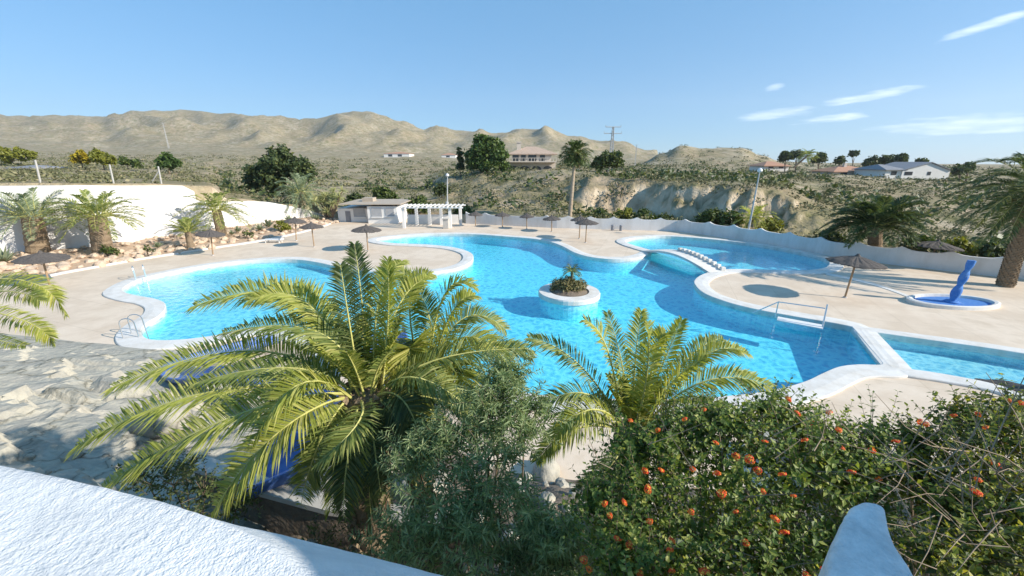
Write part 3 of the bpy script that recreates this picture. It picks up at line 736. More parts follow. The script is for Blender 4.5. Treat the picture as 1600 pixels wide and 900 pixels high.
mb.box(((a.x+b.x)/2, Yp-1.4, zt+.075), (b.x-a.x, .26, .15)); mb.box(((a.x+b.x)/2, Yp+1.6, zt+.075), (b.x-a.x, .26, .15))
for i in range(15):
    x = a.x + (b.x-a.x)*(i+.3)/15; mb.box((x, Yp+.1, zt+.19), (.11, 3.6, .08))
mb.build('beams', M['hwhite'], pg)
mb = MB(); a = P(636,340,Yp+2.4); b = P(716,340,Yp+2.4); mb.box(((a.x+b.x)/2, Yp+2.5, .6), (b.x-a.x, .15, 1.2)); tag(mb.build('low_wall', M['hwhite']), 'low grey white wall shaded under the pergola roof', 'wall')
mb = MB(); g = G(697,357); mb.box((g.x, g.y, .55), (.7,.5,1.1)); mb.box((g.x, g.y-.05, 1.2), (.8,.6,.12)); tag(mb.build('drinks_counter', M['conc'], bevel=.03), 'small grey counter block standing between the pergola posts', 'counter')
# bins near the wall
for x, y, lab in [(957,360,'small dark bin by the scalloped wall, left of its pair'),(970,360.5,'small dark bin by the scalloped wall, right of its pair')]:
    g = G(x,y); mb = MB(); mb.lathe([(.18,0),(.2,.55),(.22,.6),(.12,.68),(.01,.7)], g, 12); tag(mb.build('litter_bin', M['slate']), lab, 'bin', 'small dark bins by the scalloped wall')
mb = MB(); g = G(428, 379)
for dx in (-.7,.7):
    for dy in (-.25,.25): mb.box(g + Vector((dx,dy,.15)), (.06,.06,.3))
mb.box(g + Vector((0,0,.33)), (1.9,.65,.06)); mb.box(g + Vector((.95,0,.5)), (.5,.65,.05), 0, Matrix.Rotation(R(-45),3,'Y'))
tag(mb.build('sun_lounger', M['wmetal']), 'white sun lounger on the deck below the agaves', 'sun lounger')

# ------------------------------------------------------------------ posts, lamps, pylon
def lamp(px, pyb, pyt, Y, label, arm=-.6, xt=None):
    b = P(px, pyb, Y); b.z = 0 if Y < 50 else b.z; t = P(xt or px, pyt, Y)
    e = empty('street_lamp', b, label, 'lamp post')
    mb = MB(); mb.tube([b, Vector((b.x + (t.x-b.x), b.y, t.z))], [.11,.06], 8); mb.build('pole', M['gmetal'], e)
    mb = MB(); mb.lathe([(.05,0),(.2,.05),(.26,.16),(.2,.32),(.08,.42),(.02,.43)], (t.x, t.y, t.z-.08), 12); mb.build('lantern', M['wmetal'], e)
    mb = MB(); mb.lathe([(.24,0),(.24,.9),(.12,1.0)], b, 12); mb.build('base', M['gmetal'], e)
    return e
lamp(1167, 373, 268, 42.2, 'slim grey lamp post in front of the scalloped wall by the back pool', xt=1187)
lamp(699, 326, 275, 58, 'slim grey lamp post rising behind the pergola')
def pylon(px, pyt, pyb, Y, label, wide):
    b = P(px, pyb, Y); t = P(px, pyt, Y); b.z = terrain_z(b.x, Y) - .3; h = t.z - b.z
    e = empty('power_pylon', b, label, 'pylon')
    mb = MB(); w0, w1 = wide, wide*.35
    def cr(s, k, j): w = (w0 + (w1-w0)*s)/2; return b + Vector((k*w, j*w, h*s))
    for k in (-1,1):
        for j in (-1,1): mb.tube([cr(0,k,j), cr(1,k,j)], .07*wide, 5)
    N_ = 14
    for i in range(N_):
        s, s2 = i/N_, (i+1)/N_
        for j in (-1,1):
            mb.tube([cr(s,-1,j), cr(s2,1,j)], .035*wide, 4); mb.tube([cr(s,1,j), cr(s2,-1,j)], .035*wide, 4)
            mb.tube([cr(s,j,-1), cr(s2,j,1)], .035*wide, 4)
    mb.build('lattice_mast', M['gmetal'], e)
    for s, l in ((.995, wide*1.9), (.86, wide*2.2)):
        m2 = MB(); c = b + Vector((0,0,h*s)); m2.tube([c - Vector((l,0,0)), c + Vector((l,0,0))], .1*wide, 5); m2.tube([c + Vector((-l,0,0)), c + Vector((-l,0,.5))], .06*wide, 5); m2.tube([c + Vector((l,0,0)), c + Vector((l,0,.5))], .06*wide, 5)
        m2.build('crossarm', M['gmetal'], e)
pylon(953, 198, 272, 108, 'tall lattice power pylon with two crossarms on the plateau', 1.0)
pylon(992, 226, 258, 330, 'thin distant power pylon in front of the low hill', .8)
pylon(265, 192, 236, 900, 'faint far pylon on the left hillside', 2.0)
for b, t, brace, lab in [((66,291),(55,250),None,'pale concrete fence post nearest the left picture edge above the wall'),((180,290),(171,257),None,'pale concrete fence post halfway along the left wall top'),((254,289),(247,260),(232,289),'pale concrete fence post with a slanting brace above the wall')]:
    Y = {66:36.5,180:39.5,254:43}[b[0]]; mb = MB(); mb.tube([P(b[0], b[1]+6, Y), P(t[0], t[1], Y)], .075, 6)
    if brace: mb.tube([P(brace[0], brace[1]+4, Y), P(t[0], t[1]+9, Y)], .06, 6)
    tag(mb.build('fence_post', M['conc']), lab, 'fence post', 'concrete fence posts on the left boundary')

# ------------------------------------------------------------------ houses
def hip_roof(mb, x0, x1, y0, y1, z, h, ov=.6):
    x0 -= ov; x1 += ov; y0 -= ov; y1 += ov; ym = (y0+y1)/2; k = min((x1-x0)/2*.8, (y1-y0)/2)
    v = [(x0,y0,z),(x1,y0,z),(x1,y1,z),(x0,y1,z),(x0+k,ym,z+h),(x1-k,ym,z+h)]
    mb.add(v + [(a,b,c-.25) for a,b,c in v[:4]], [(0,1,5,4),(1,2,5),(2,3,4,5),(3,0,4),(0,6,7,1),(1,7,8,2),(2,8,9,3),(3,9,6,0),(6,9,8,7)])
# villa on the knoll
Yv = 112; vx = lambda x: P(x, 260, Yv).x
vb = z_at(268, Yv); v = empty('villa', (vx(832), Yv, vb), 'cream two storey villa with clay tiled roof and arched terraces on the knoll', 'house')
mb = MB(); z1 = z_at(253, Yv); z2 = z_at(240, Yv)
mb.box(((vx(795)+vx(868))/2, Yv+5, (vb-2+z1)/2), (vx(868)-vx(795), 10, z1-vb+2)); mb.box(((vx(800)+vx(862))/2, Yv+6.5, (z1+z2)/2), (vx(862)-vx(800), 9, z2-z1)); mb.build('wall', M['cream'], v)
mb = MB(); hip_roof(mb, vx(798), vx(866), Yv+2, Yv+11, z2, 2.0, .9); rf = mb.build('roof', M['oldtile'], v)
mb = MB(); mb.box((vx(811), Yv+4.5, z2+1.6), (1.1,1.1,2.6)); mb.box((vx(811), Yv+4.5, z2+3.0), (1.4,1.4,.3)); mb.build('chimney', M['cream'], rf)
mb = MB(); mb.box(((vx(796)+vx(868))/2, Yv-.2, z1+.05), (vx(868)-vx(796), 4.2, .25))
for i in range(16): x = vx(796) + (vx(868)-vx(796))*i/15; mb.box((x, Yv-2.2, z1+.55), (.14,.14,.8))
mb.box(((vx(796)+vx(868))/2, Yv-2.2, z1+.98), (vx(868)-vx(796), .2, .12)); mb.build('balcony', M['cream'], v)
for x, zc, hh, ww in [(806,(z1+z2)/2,1.7,1.6),(818,(z1+z2)/2,1.7,1.3),(832,(z1+z2)/2,1.9,2.2),(848,(z1+z2)/2,1.7,1.4)]:
    mb = MB(); mb.box((vx(x), Yv+1.97, zc-.1), (ww,.12,hh)); mb.build('window', M['glassd'], v)
for x, ww in [(803,3.0),(820,2.6),(838,2.6),(856,2.4)]:
    mb = MB(); n = 10; c = Vector((vx(x), Yv-.03, vb-.4)); hh = z1-vb-.6
    pts = [c + Vector((-ww/2,0,-.6)), c + Vector((ww/2,0,-.6)), c + Vector((ww/2,0,hh*.6))] + [c + Vector((ww/2*math.cos(t), 0, hh*.6 + hh*.38*math.sin(t))) for t in [math.pi*i/n for i in range(1, n)]] + [c + Vector((-ww/2,0,hh*.6))]
    q = [p + Vector((0,.2,0)) for p in pts]; k = len(pts)
    mb.add(pts + q, [tuple(range(k))] + [(i, (i+1)%k, (i+1)%k+k, i+k) for i in range(k)]); mb.build('arch', M['glassd'], v)
def house(name, x0, x1, ybase, yeave, yridge, Y, depth, wallm, roofm, label, gable=False, wins=(), chim=None):
    fx = lambda x: P(x, ybase, Y).x; zb = z_at(ybase, Y)-1; ze = z_at(yeave, Y); zr = z_at(yridge, Y)
    e = empty(name, (fx((x0+x1)/2), Y, zb), label, 'house')
    mb = MB(); mb.box(((fx(x0)+fx(x1))/2, Y+depth/2, (zb+ze)/2), (fx(x1)-fx(x0), depth, ze-zb))
    if gable:
        xm = fx(gable); a, b = fx(x0), fx(x1)
        mb.add([(a,Y,ze),(b,Y,ze),(xm,Y,zr),(a,Y+depth,ze),(b,Y+depth,ze),(xm,Y+depth,zr)], [(0,1,2),(3,5,4)])
    mb.build('wall', wallm, e); mb = MB()
    if gable:
        o = .5
        for p, q in ((a-.4, xm), (b+.4, xm)):
            mb.add([(p,Y-o,ze-.1),(q,Y-o,zr+.12),(q,Y+depth+o,zr+.12),(p,Y+depth+o,ze-.1),(p,Y-o,ze+.12),(q,Y-o,zr+.34),(q,Y+depth+o,zr+.34),(p,Y+depth+o,ze+.12)], [(0,1,2,3),(4,7,6,5),(0,4,5,1),(3,2,6,7),(0,3,7,4),(1,5,6,2)])
    else: hip_roof(mb, fx(x0), fx(x1), Y, Y+depth, ze, zr-ze, .7)
    rf = mb.build('roof', roofm, e)
    if chim: mb = MB(); mb.box((fx(chim), Y+depth*.4, zr+.1), (1.0,1.0,2.0)); mb.build('chimney', M['cream'], rf)
    for x, w in wins:
        mb = MB(); mb.box((fx(x), Y-.03, (zb+1+ze)/2), (w,.12,(ze-zb-1)*.55)); mb.build('window', M['glassd'], e)
house('bungalow', 1194, 1232, 264, 259, 252, 190, 12, M['hwhite'], M['tile'], 'bungalow with red tiled roof left of the pines on the plateau', wins=[(1204,2.2),(1220,2.2)])
house('bungalow', 1302, 1366, 274, 268, 259, 165, 12, M['cream'], M['tile'], 'bungalow with red tiled roof and chimney beside the white gabled house', wins=[(1318,2.4),(1340,2.2),(1354,1.6)], chim=1331)
house('gabled_house', 1408, 1482, 276, 266, 254.5, 150, 14, M['hwhite'], M['slate'], 'white gabled house with grey roof on the right plateau', gable=1448, wins=[(1418,2.8),(1450,1.2)])
house('annexe', 1382, 1410, 276, 265, 257, 150.5, 14, M['hwhite'], M['slate'], 'low white annexe under grey roof attached left of the gabled house', wins=[(1395,2.0)])
house('farm_shed', 20, 52, 275, 262, 258, 105, 8, M['conc'], M['slate'], 'pale ruined shed in the field behind the left wall', wins=[(33,1.5)])
house('far_building', 600, 640, 246, 240, 237, 620, 30, M['hwhite'], M['tile'], 'pale far buildings at the foot of the central hill', wins=[(610,6),(625,6)])
house('far_building', 690, 712, 247, 242, 239, 600, 25, M['hwhite'], M['tile'], 'small pale far house at the hill foot left of the round pine', wins=[(700,5)])
# ------------------------------------------------------------------ bank, slides, parapets
FOOT = [(-30,19),(-20,17),(-15,16.2),(-9,13.5),(-4,11),(0,8.8),(3,8.3),(6,8.2),(12,8.6),(20,9)]
ZTOP = [(-30,5.0),(-9,4.4),(-5,3.4),(-2,2.7),(1,3.4),(3,4.2),(6,4.8),(20,5)]
def bank_z(X, Y, rough=True):
    f = lerp_tab(FOOT, X); zt = lerp_tab(ZTOP, X); s = (Y-1.5)/(f-1.5)
    z = zt*(1-s) if s < 1 else -.3*(s-1)*10
    if rough:
        w = max(0, min(1, (1-s)*4)); q = Vector((X*.5, Y*.5, 4))
        n = noise.noise(q)*.36 + noise.noise(q*2.7)*.15 + noise.noise(q*7)*.09 + noise.noise(q*17)*.035
        if X < -4:                                                     # ledges in the cast rock
            k = min(1, (-4-X)/2); st = math.floor((z+n)*1.6)/1.6; n = n*(1-.6*k) + (st - z)*.45*k
            dd_, pp_ = noise.voronoi(Vector((X*.33 + noise.noise(q)*.5, Y*.33, 0))); e_ = dd_[1]-dd_[0]
            n += k*((noise.cell(Vector(pp_[0])*7.3)-.5)*.26*min(1, e_*5) - .22*max(0, .10-e_)/.10)
        z += n*w - .02
    return z
rk = MB(); so_ = MB(); nx, ny = 300, 130; grid = {}
for i in range(nx+1):
    X = -27 + 43*i/nx; f = lerp_tab(FOOT, X) + .6
    for j in range(ny+1):
        Y = 1.2 + (f-1.2)*j/ny; grid[i,j] = (X, Y, bank_z(X, Y))
for i in range(nx):
    for j in range(ny):
        q = [grid[i,j], grid[i+1,j], grid[i+1,j+1], grid[i,j+1]]
        b = -4.2 + noise.noise(Vector((q[0][1]*.6, 1, 1)))*.8 - (0.0 if q[0][1] > 6 else (6-q[0][1])*.35)
        (rk if q[0][0] < b else so_).add(q, [(0,1,2,3)])
for mb_, nm, mt in ((rk,'rock_bank',M['rock']),(so_,'soil_bank',M['soil'])):
    o = mb_.build(nm, mt, smooth=(nm == 'soil_bank')); tag(o, kind='structure')
    bm = bmesh.new(); bm.from_mesh(o.data); bmesh.ops.remove_doubles(bm, verts=bm.verts, dist=1e-4); bm.to_mesh(o.data); bm.free()
rnd = random.Random(21)
for i, (px, py, Y, r, lab) in enumerate([(590,612,8,.55,'pale boulder seen through the fronds behind the big palm'),(640,650,7,.4,'smaller grey boulder right of the pale one behind the big palm'),(250,640,8.6,.7,'grey boulder beside the blue flume under the long left fronds'),(290,700,6.6,.5,'dark grey boulder below the flume by the low wall'),(855,665,8.6,.45,'grey boulder at the deck edge between the two front palms')]):
    p = P(px, py, Y); mb = MB(); c = Vector((p.x, Y, max(bank_z(p.x, Y), 0) + r*.25)); rockmesh(mb, c, r, rnd); tag(mb.build('boulder', M['rock'], smooth=True), lab, 'boulder')
mb = MB(); rnd = random.Random(23)
for _ in range(260):
    X = rnd.uniform(-11, 4); Y = rnd.uniform(3.2, lerp_tab(FOOT, X)-.3); rockmesh(mb, (X, Y, bank_z(X, Y) + .02), rnd.uniform(.05,.2), rnd)
tag(mb.build('bank_stones', M['rock']), 'grey loose stones scattered over the bank under the palms', 'stones', kind='stuff')
def flume(name, pts, rad, label, steps=10):
    c = smooth_open([P(*q) for q in pts], steps); mb = MB(); rings = []
    for i, p in enumerate(c):
        t = (c[min(i+1,len(c)-1)] - c[max(i-1,0)]); t.z = 0; t.normalize(); s = Vector((-t.y, t.x, 0)); ring = []
        for k in range(13):
            a = math.pi*k/12; ring.append(p + s*(rad*math.cos(a)) + Vector((0,0,-rad*.8*math.sin(a))))
        for k in range(12, -1, -1):
            a = math.pi*k/12; ring.append(p + s*((rad+.07)*math.cos(a)) + Vector((0,0,-(rad*.8+.07)*math.sin(a))))
        rings.append(ring)
    band(mb, rings)
    e = empty(name, Vector((c[0].x, c[0].y, 0)), label, 'water slide')
    mb.build('channel', M['blue'], e, smooth=True)
    for i in range(2, len(c)-2, steps+3):
        p = c[i]; gz = bank_z(p.x, p.y) if p.y < lerp_tab(FOOT, p.x) else 0
        m2 = MB(); m2.tube([Vector((p.x,p.y,gz-.3)), Vector((p.x,p.y,p.z-rad*.8))], .12, 8); m2.build('support', M['conc'], e)
    return e
flume('water_slide', [(560,650,8),(505,613,9.2),(430,590,10.2),(350,580,11.2),(284,582,12),(278,566,13.4),(350,545,14.8),(432,524,16.4)], .36, 'curving blue flume water slide winding through the rocks on the left')
flume('water_slide', [(560,660,6.5),(490,690,6.1),(425,718,5.85),(385,738,5.75)], .5, 'wide blue slide trough behind the low stone retaining wall')
flume('water_slide', [(640,640,7.4),(622,590,9.2),(610,545,11.8),(604,512,14.6)], .6, 'straight short blue flume water slide behind the big palm crown')
# low retaining wall in the bank
rw = [P(300,727,6.0), P(400,748,5.4), P(510,776,5.0), P(620,800,4.8), P(720,818,4.7)]
rw = dens([Vector((p.x,p.y,0)) for p in rw], .3); zt_ = [P(lerp_tab([(-9,250),(0,800)], 0),0,1).z*0 + lerp_tab([(rw[0].x, P(300,727,6.0).z), (rw[-1].x, P(720,818,4.7).z)], p.x) for p in rw]
rt_ = empty('retaining_wall', rw[0], 'low stone retaining wall with pale concrete top across the bank', 'wall')
mb = MB(); wall_strip(mb, rw, [z_-.1 for z_ in zt_], .22, 1.0); mb.build('stone_face', M['soil'], rt_)
mb = MB(); wall_strip(mb, [p + Vector((0,-.04,0)) for p in rw], zt_, .30, min(zt_)-.098); 
mb.v = [(x,y,z if z > min(zt_)-.09 else lerp_tab([(rw[0].x, zt_[0]), (rw[-1].x, zt_[-1])], x)-.098) for x,y,z in mb.v]; mb.build('coping', M['conc'], rt_)
# planter wall on the right by the lantana
pw = [P(1180,628,9.6), P(1280,640,8.6), P(1400,700,6.4), P(1470,760,5.0)]
pw = dens([Vector((p.x,p.y,0)) for p in pw], .3); mb = MB(); wall_strip(mb, pw, [.75 + noise.noise(p)*.08 + max(0, (9-p.y))*.12 for p in pw], .35, -.2)
tag(mb.build('planter_wall', M['rock']), 'rough low masonry wall behind the big orange flowering bush', 'wall')

def stucco_disp(o, amp, sc):
    me = o.data
    for v in me.vertices:
        q = Vector(v.co)*sc; n = noise.noise(q) + .6*noise.noise(q*2.3) + .35*noise.noise(q*5.1)
        v.co += Vector(v.normal)*n*amp
crest = smooth_open([G(*q, 7.15) for q in [(-420,650),(-220,690),(-100,708),(0,727),(100,748),(200,771),(300,799),(400,842),(490,905),(560,980)]], 14)
farp = [(-420,653),(-220,693),(-100,711),(0,731),(100,753),(200,777),(330,812),(480,845),(700,902),(860,950)]
fz = [7.12,7.11,7.11,7.11,7.10,7.08,7.02,6.93,6.80,6.74]
fare = smooth_open([G(*q, z_) for q, z_ in zip(farp, fz)], 14)
mb = MB(); rings = []
near = [Vector((p.x*.75+.05, p.y-1.15, 7.13)) for p in crest]
NS = 46
for j in range(NS+1):
    rings.append([n_.lerp(c_, j/NS) for n_, c_ in zip(near, crest)])
for j in range(1, 9): rings.append([c_.lerp(f_, j/8) for c_, f_ in zip(crest, fare)])
rings.append([f_ + Vector((0,.03,-.05)) for f_ in fare]); rings.append([f_ + Vector((0,.05,-.3)) for f_ in fare]); rings.append([f_ + Vector((0,.05,-3.6)) for f_ in fare])
band(mb, rings, closed=False)
par = mb.build('terrace_parapet', M['stucco'], smooth=True); tag(par, 'broad rough white stucco parapet in sunlight at the bottom left corner', 'wall')
stucco_disp(par, .0016, 15)
tip = G(1350, 786, 7.0)
sp_ = [G(1357,786,6.93), G(1357,794,6.95), G(1352,838,6.95), G(1363,900,6.95), G(1365,1000,6.95)]
sw = [.045,.062,.094,.125,.15]; c = smooth_open(sp_, 8); ws = smooth_open([Vector((w,0,0)) for w in sw], 8); rings = []
for p, w in zip(c, ws):
    ring = []
    for k in range(17):
        a = math.pi*k/16; ring.append(p + Vector((w.x*1.0*math.cos(a), 0, -.05 + .05*math.sin(a)**.4)))
    ring = [ring[0] + Vector((.05,0,-2.2))] + [ring[0] + Vector((.02,0,-.25))] + ring + [ring[-1] + Vector((-.02,0,-.25))] + [ring[-1] + Vector((-.05,0,-2.2))]
    rings.append(ring)
mb = MB(); band(mb, [[r[i] for r in rings] for i in range(len(rings[0]))], closed=False); mb.add(rings[0], [tuple(range(len(rings[0])))])
stb = mb.build('terrace_pier', M['pier'], smooth=True); tag(stb, 'rounded white stucco pier end between the flowering shrubs at the bottom right', 'wall')
stucco_disp(stb, .006, 9)
hs_ = empty('shade_block', (4.8,-4.35,6.4), 'added unseen white block shading the terrace from outside the right edge of the view', 'house')  # unseen block added to throw shade on the pier and parapet ledge
mb = MB(); mb.box((4.8,-4.35,7.98), (1.2,8.5,3.26)); mb.build('wall', M['white'], hs_)
mb = MB(); mb.box((4.8,-4.35,9.67), (1.3,8.6,.12)); mb.build('roof', M['tile'], hs_)
mb = MB(); mb.box((0,-4,5.9), (26,9.2,1.0)); tag(mb.build('terrace_floor', M['deck']), kind='structure')

# ------------------------------------------------------------------ plants
def bez(a, b, c, t): return a*(1-t)**2 + b*2*t*(1-t) + c*t*t
def frond(mb, C, Q, E, n, Ll, w, out, rnd, start=.13, rr=.018, lift=.35, fold=.75, roll=0.0):
    """one feather leaf along a quadratic curve C-Q-E; material 0 leaflets, 1 midrib"""
    mb.cm = 1; mb.tube([bez(C,Q,E,i/9) for i in range(10)], [rr*(1-.85*i/9) for i in range(10)], 5, cap=False); mb.cm = 0
    for i in range(n):
        t = start + (1-start)*(i+.5)/n
        p = bez(C,Q,E,t); T = ((Q-C)*(2*(1-t)) + (E-Q)*(2*t)).normalized()
        ref = Vector((0,-roll,1)) - out*.55*abs(T.z)
        N_ = ref - T*ref.dot(T)
        if N_.length < 1e-4: N_ = Vector((1,0,0))
        N_.normalize(); S = T.cross(N_)
        u = (t-start)/(1-start); L_ = Ll*(math.sin(math.pi*(.13 + .80*u))**.65)*rnd.uniform(.85,1.1)
        fwd = .38 + .62*u
        for sd in (-1, 1):
            d = (T*(fwd + rnd.uniform(-.12,.12)) + S*sd*fold + N_*(lift + rnd.uniform(-.22,.22))).normalized()
            mid = p + d*L_*.5; e = p + d*L_ + Vector((0,0,-.20*L_*rnd.uniform(.3,1.6)))
            Wv = d.cross(S*sd*.35 + N_).normalized()
            Wv = (Wv*.85 + N_*rnd.uniform(-.6,.6)).normalized()*w*.5*rnd.uniform(.8,1.15)
            b0 = Wv*.4
            mb.add([p-b0, p+b0, mid+Wv, mid-Wv, e], [(0,1,2,3),(3,2,4)])
def palm_trunk(mb, b, t, r0, r1, studs=True, n=16):
    ax = t-b; h = ax.length; rings = int(max(6, h/.18)); pts = []; rad = []
    for i in range(rings+1):
        s = i/rings; pts.append(b.lerp(t, s)); rad.append((r0 + (r1-r0)*s)*(1 + .05*math.sin(i*2.4)))
    mb.tube(pts, rad, n)
    if studs:
        k = 0; rows = int(h/.13)
        for i in range(rows):
            s = (i+.5)/rows; p = b.lerp(t, s); r = (r0 + (r1-r0)*s)
            for j in range(9):
                a = 2*math.pi*(j + (i % 2)*.5)/9 + i*.13; d = Vector((math.cos(a), math.sin(a), 0)); sd = Vector((-d.y, d.x, 0))*r*.26
                q = p + d*r*.93; mb.add([q - sd, q + sd, q + Vector((0,0,.16)) + d*(.05+r*.10) + sd*.5, q + Vector((0,0,.16)) + d*(.05+r*.10) - sd*.5, q + Vector((0,0,.20))], [(0,1,2,3),(3,2,4),(0,3,4),(1,4,2)])
def near_palm(label, base, C, specs, seed, r0=.22, mats=None, fill=14, Lf=(1.5,2.2), n=150, Ll=.47, w=.023):
    rnd = random.Random(seed); e = empty('palm_tree', base, label, 'palm tree')
    mb = MB(); palm_trunk(mb, base, C - Vector((0,0,.05)), r0, r0*1.25); mb.build('trunk', M['trunk'], e, smooth=False)
    ml = mats or (M['frond_y'], M['frond'], M['frond_d'])
    def add(c0, Q, E, k, scale=1.0, roll=0.0):
        L_ = (Q-c0).length*.5 + (E-Q).length*.5; out = Vector((E.x-c0.x, E.y-c0.y, 0)); out = out.normalized() if out.length > 1e-4 else Vector((0,1,0))
        mb = MB(); frond(mb, c0, Q, E, max(60, int(n*min(1.25, L_/1.9))), Ll*min(1.15, max(.6, L_/2.0))*scale, w, out, rnd, rr=.019, lift=.26, fold=.9, roll=roll)
        mb.build('frond', [k, M['rachis']], e)
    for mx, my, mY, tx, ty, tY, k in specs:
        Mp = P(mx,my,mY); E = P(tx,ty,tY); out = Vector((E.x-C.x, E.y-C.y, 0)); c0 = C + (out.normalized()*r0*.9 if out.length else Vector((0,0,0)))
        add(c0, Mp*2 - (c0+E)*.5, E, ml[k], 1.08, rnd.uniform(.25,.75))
    for i in range(9 if fill else 0):                               # young spear leaves hiding the heart of the crown
        a = 2.4*i; d = Vector((math.cos(a), math.sin(a), 0)); c0 = C + d*r0*.45; L_ = rnd.uniform(.5,.62)*Lf[0]
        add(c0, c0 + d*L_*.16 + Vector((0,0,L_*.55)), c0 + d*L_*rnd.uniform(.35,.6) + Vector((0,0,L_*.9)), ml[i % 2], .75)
    for i in range(fill):
        a = 2.4*i + rnd.uniform(-.3,.3); el = rnd.uniform(-.7,.5); L_ = rnd.uniform(*Lf); d = Vector((math.cos(a), math.sin(a), 0))
        if d.y < -.45: L_ *= .55; el = -.7
        c0 = C + d*r0*.8 - Vector((0,0,.12)); Q = c0 + (d*math.cos(el+.5) + Vector((0,0,math.sin(el+.5))))*L_*.5; E = c0 + d*L_*.85*math.cos(el) + Vector((0,0,L_*.7*math.sin(el) - .25*L_))
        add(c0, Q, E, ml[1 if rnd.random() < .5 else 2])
    return e
def ground_at(p): return Vector((p.x, p.y, bank_z(p.x, p.y) - .15))
C1 = P(572, 612, 4.3)
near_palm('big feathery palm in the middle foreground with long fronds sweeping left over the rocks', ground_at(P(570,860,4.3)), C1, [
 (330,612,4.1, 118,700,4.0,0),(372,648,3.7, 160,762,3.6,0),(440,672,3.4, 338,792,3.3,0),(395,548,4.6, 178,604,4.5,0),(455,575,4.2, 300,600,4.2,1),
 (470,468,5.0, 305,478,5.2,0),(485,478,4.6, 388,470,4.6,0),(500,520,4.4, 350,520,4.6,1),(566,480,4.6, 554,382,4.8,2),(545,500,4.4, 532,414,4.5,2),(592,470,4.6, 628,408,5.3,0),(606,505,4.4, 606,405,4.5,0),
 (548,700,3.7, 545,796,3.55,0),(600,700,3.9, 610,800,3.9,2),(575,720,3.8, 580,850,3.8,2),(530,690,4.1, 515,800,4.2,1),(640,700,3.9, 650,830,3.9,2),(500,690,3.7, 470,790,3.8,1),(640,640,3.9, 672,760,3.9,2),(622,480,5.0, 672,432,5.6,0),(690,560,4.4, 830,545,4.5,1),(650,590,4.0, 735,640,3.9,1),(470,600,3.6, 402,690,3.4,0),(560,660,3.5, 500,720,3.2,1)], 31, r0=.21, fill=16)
C2 = P(655, 610, 5.3)
near_palm('smaller palm close behind the big one, its arching fronds reaching over the pool', ground_at(P(655,800,5.3)), C2, [
 (640,470,5.5, 674,428,5.8,0),(690,470,5.3, 742,448,5.4,0),(700,500,5.0, 742,462,5.2,0),(672,500,5.5, 612,414,5.9,1),(720,528,5.0, 800,575,4.8,0),(640,545,4.7, 655,690,4.5,0),(700,560,4.6, 738,680,4.5,0),(745,540,5.3, 832,560,5.3,1),(600,560,4.8, 560,640,4.6,1),(720,500,5.8, 790,515,6.2,1)], 37, r0=.15, fill=8, Lf=(1.2,1.7), Ll=.42)
C3 = P(988, 668, 4.7)
near_palm('bright palm right of centre with upright yellow green fronds above the flowering bush', ground_at(P(985,860,4.7)), C3, [
 (993,560,4.9, 1002,486,5.2,0),(950,550,4.8, 914,500,4.9,0),(972,570,5.2, 948,488,5.6,1),(1035,570,4.9, 1066,500,5.1,0),(1022,560,4.6, 1040,520,4.7,0),(1090,562,4.8, 1168,552,4.9,0),(1100,596,4.6, 1206,606,4.6,0),(1075,560,5.2, 1130,530,5.6,1),(905,570,4.8, 826,528,5.0,1),(915,615,4.5, 838,640,4.5,1),(900,670,4.3, 838,720,4.2,1),(1060,640,4.4, 1150,640,4.4,1),(960,720,4.2, 900,770,4.1,2),(1010,590,4.3, 1012,505,4.4,0),(1050,600,4.3, 1105,560,4.2,0),(925,640,4.1, 862,690,3.9,0),(1040,690,4.2, 1080,740,4.1,2)], 41, r0=.17, fill=10, Lf=(1.2,1.7), n=130, Ll=.42)
C4 = P(-150, 478, 7.0)
near_palm('palm at the left picture edge, only a few frond tips reaching in over the deck', ground_at(C4) - Vector((2.5,0,0)), C4, [
 (20,436,7.0, 104,492,7.0,0),(10,492,6.6, 84,536,6.5,0),(-20,455,6.2, 62,470,6.0,1),(-40,520,6.4, 40,540,6.2,1),(-150,380,7.0,-190,330,7.0,0)], 43, r0=.25, fill=0, Ll=.28)

# ---- palms farther off: trunk and crown
def far_palm(name, base, C, L_, nf, label, cat='palm tree', mats=None, r0=.3, r1=.25, el=(-.5,1.2), n=22, Ll=.5, w=.07, droop=.55, seed=0, group=None, studs=False, trunkm=None, skirt=None):
    rnd = random.Random(seed); e = empty(name, base, label, cat, group); ml = mats or M['frond']
    mb = MB(); palm_trunk(mb, Vector(base), Vector(C), r0, r1, studs, 14); mb.build('trunk', trunkm or M['trunk'], e)
    mb = MB()
    for i in range(nf):
        a = 2.39996*i + rnd.uniform(-.25,.25); s = (i+.5)/nf; ev = el[1] + (el[0]-el[1])*s + rnd.uniform(-.12,.12); l = L_*rnd.uniform(.85,1.1)*(.75 + .25*math.sin(math.pi*min(1, s+.2)))
        d = Vector((math.cos(a), math.sin(a), 0)); c0 = Vector(C) + d*r1*.7; dv = d*math.cos(ev) + Vector((0,0,math.sin(ev)))
        Q = c0 + dv*l*.55; E = c0 + dv*l*.9 + d*l*.12 - Vector((0,0,l*droop*rnd.uniform(.7,1.2)*(.35 + .65*max(0, math.cos(ev)))))
        frond(mb, c0, Q, E, n, Ll, w, d, rnd, rr=.03)
    mb.build('crown', [ml, M['rachis']], e)
    if skirt:
        mb = MB()
        for i in range(40):
            a = rnd.random()*6.28; d = Vector((math.cos(a), math.sin(a), 0)); c0 = Vector(C) + d*r1*.8 - Vector((0,0,rnd.uniform(0,skirt)))
            frond(mb, c0, c0 + d*.4 - Vector((0,0,.2)), c0 + d*.55 - Vector((0,0,.9)), 5, .35, .06, d, rnd)
        mb.build('dry_skirt', [M['dryfrond'], M['twig']], e)
    return e
def bedp(px, py, z=.6): g = G(px, py, z); return Vector((g.x, g.y, z-.3))
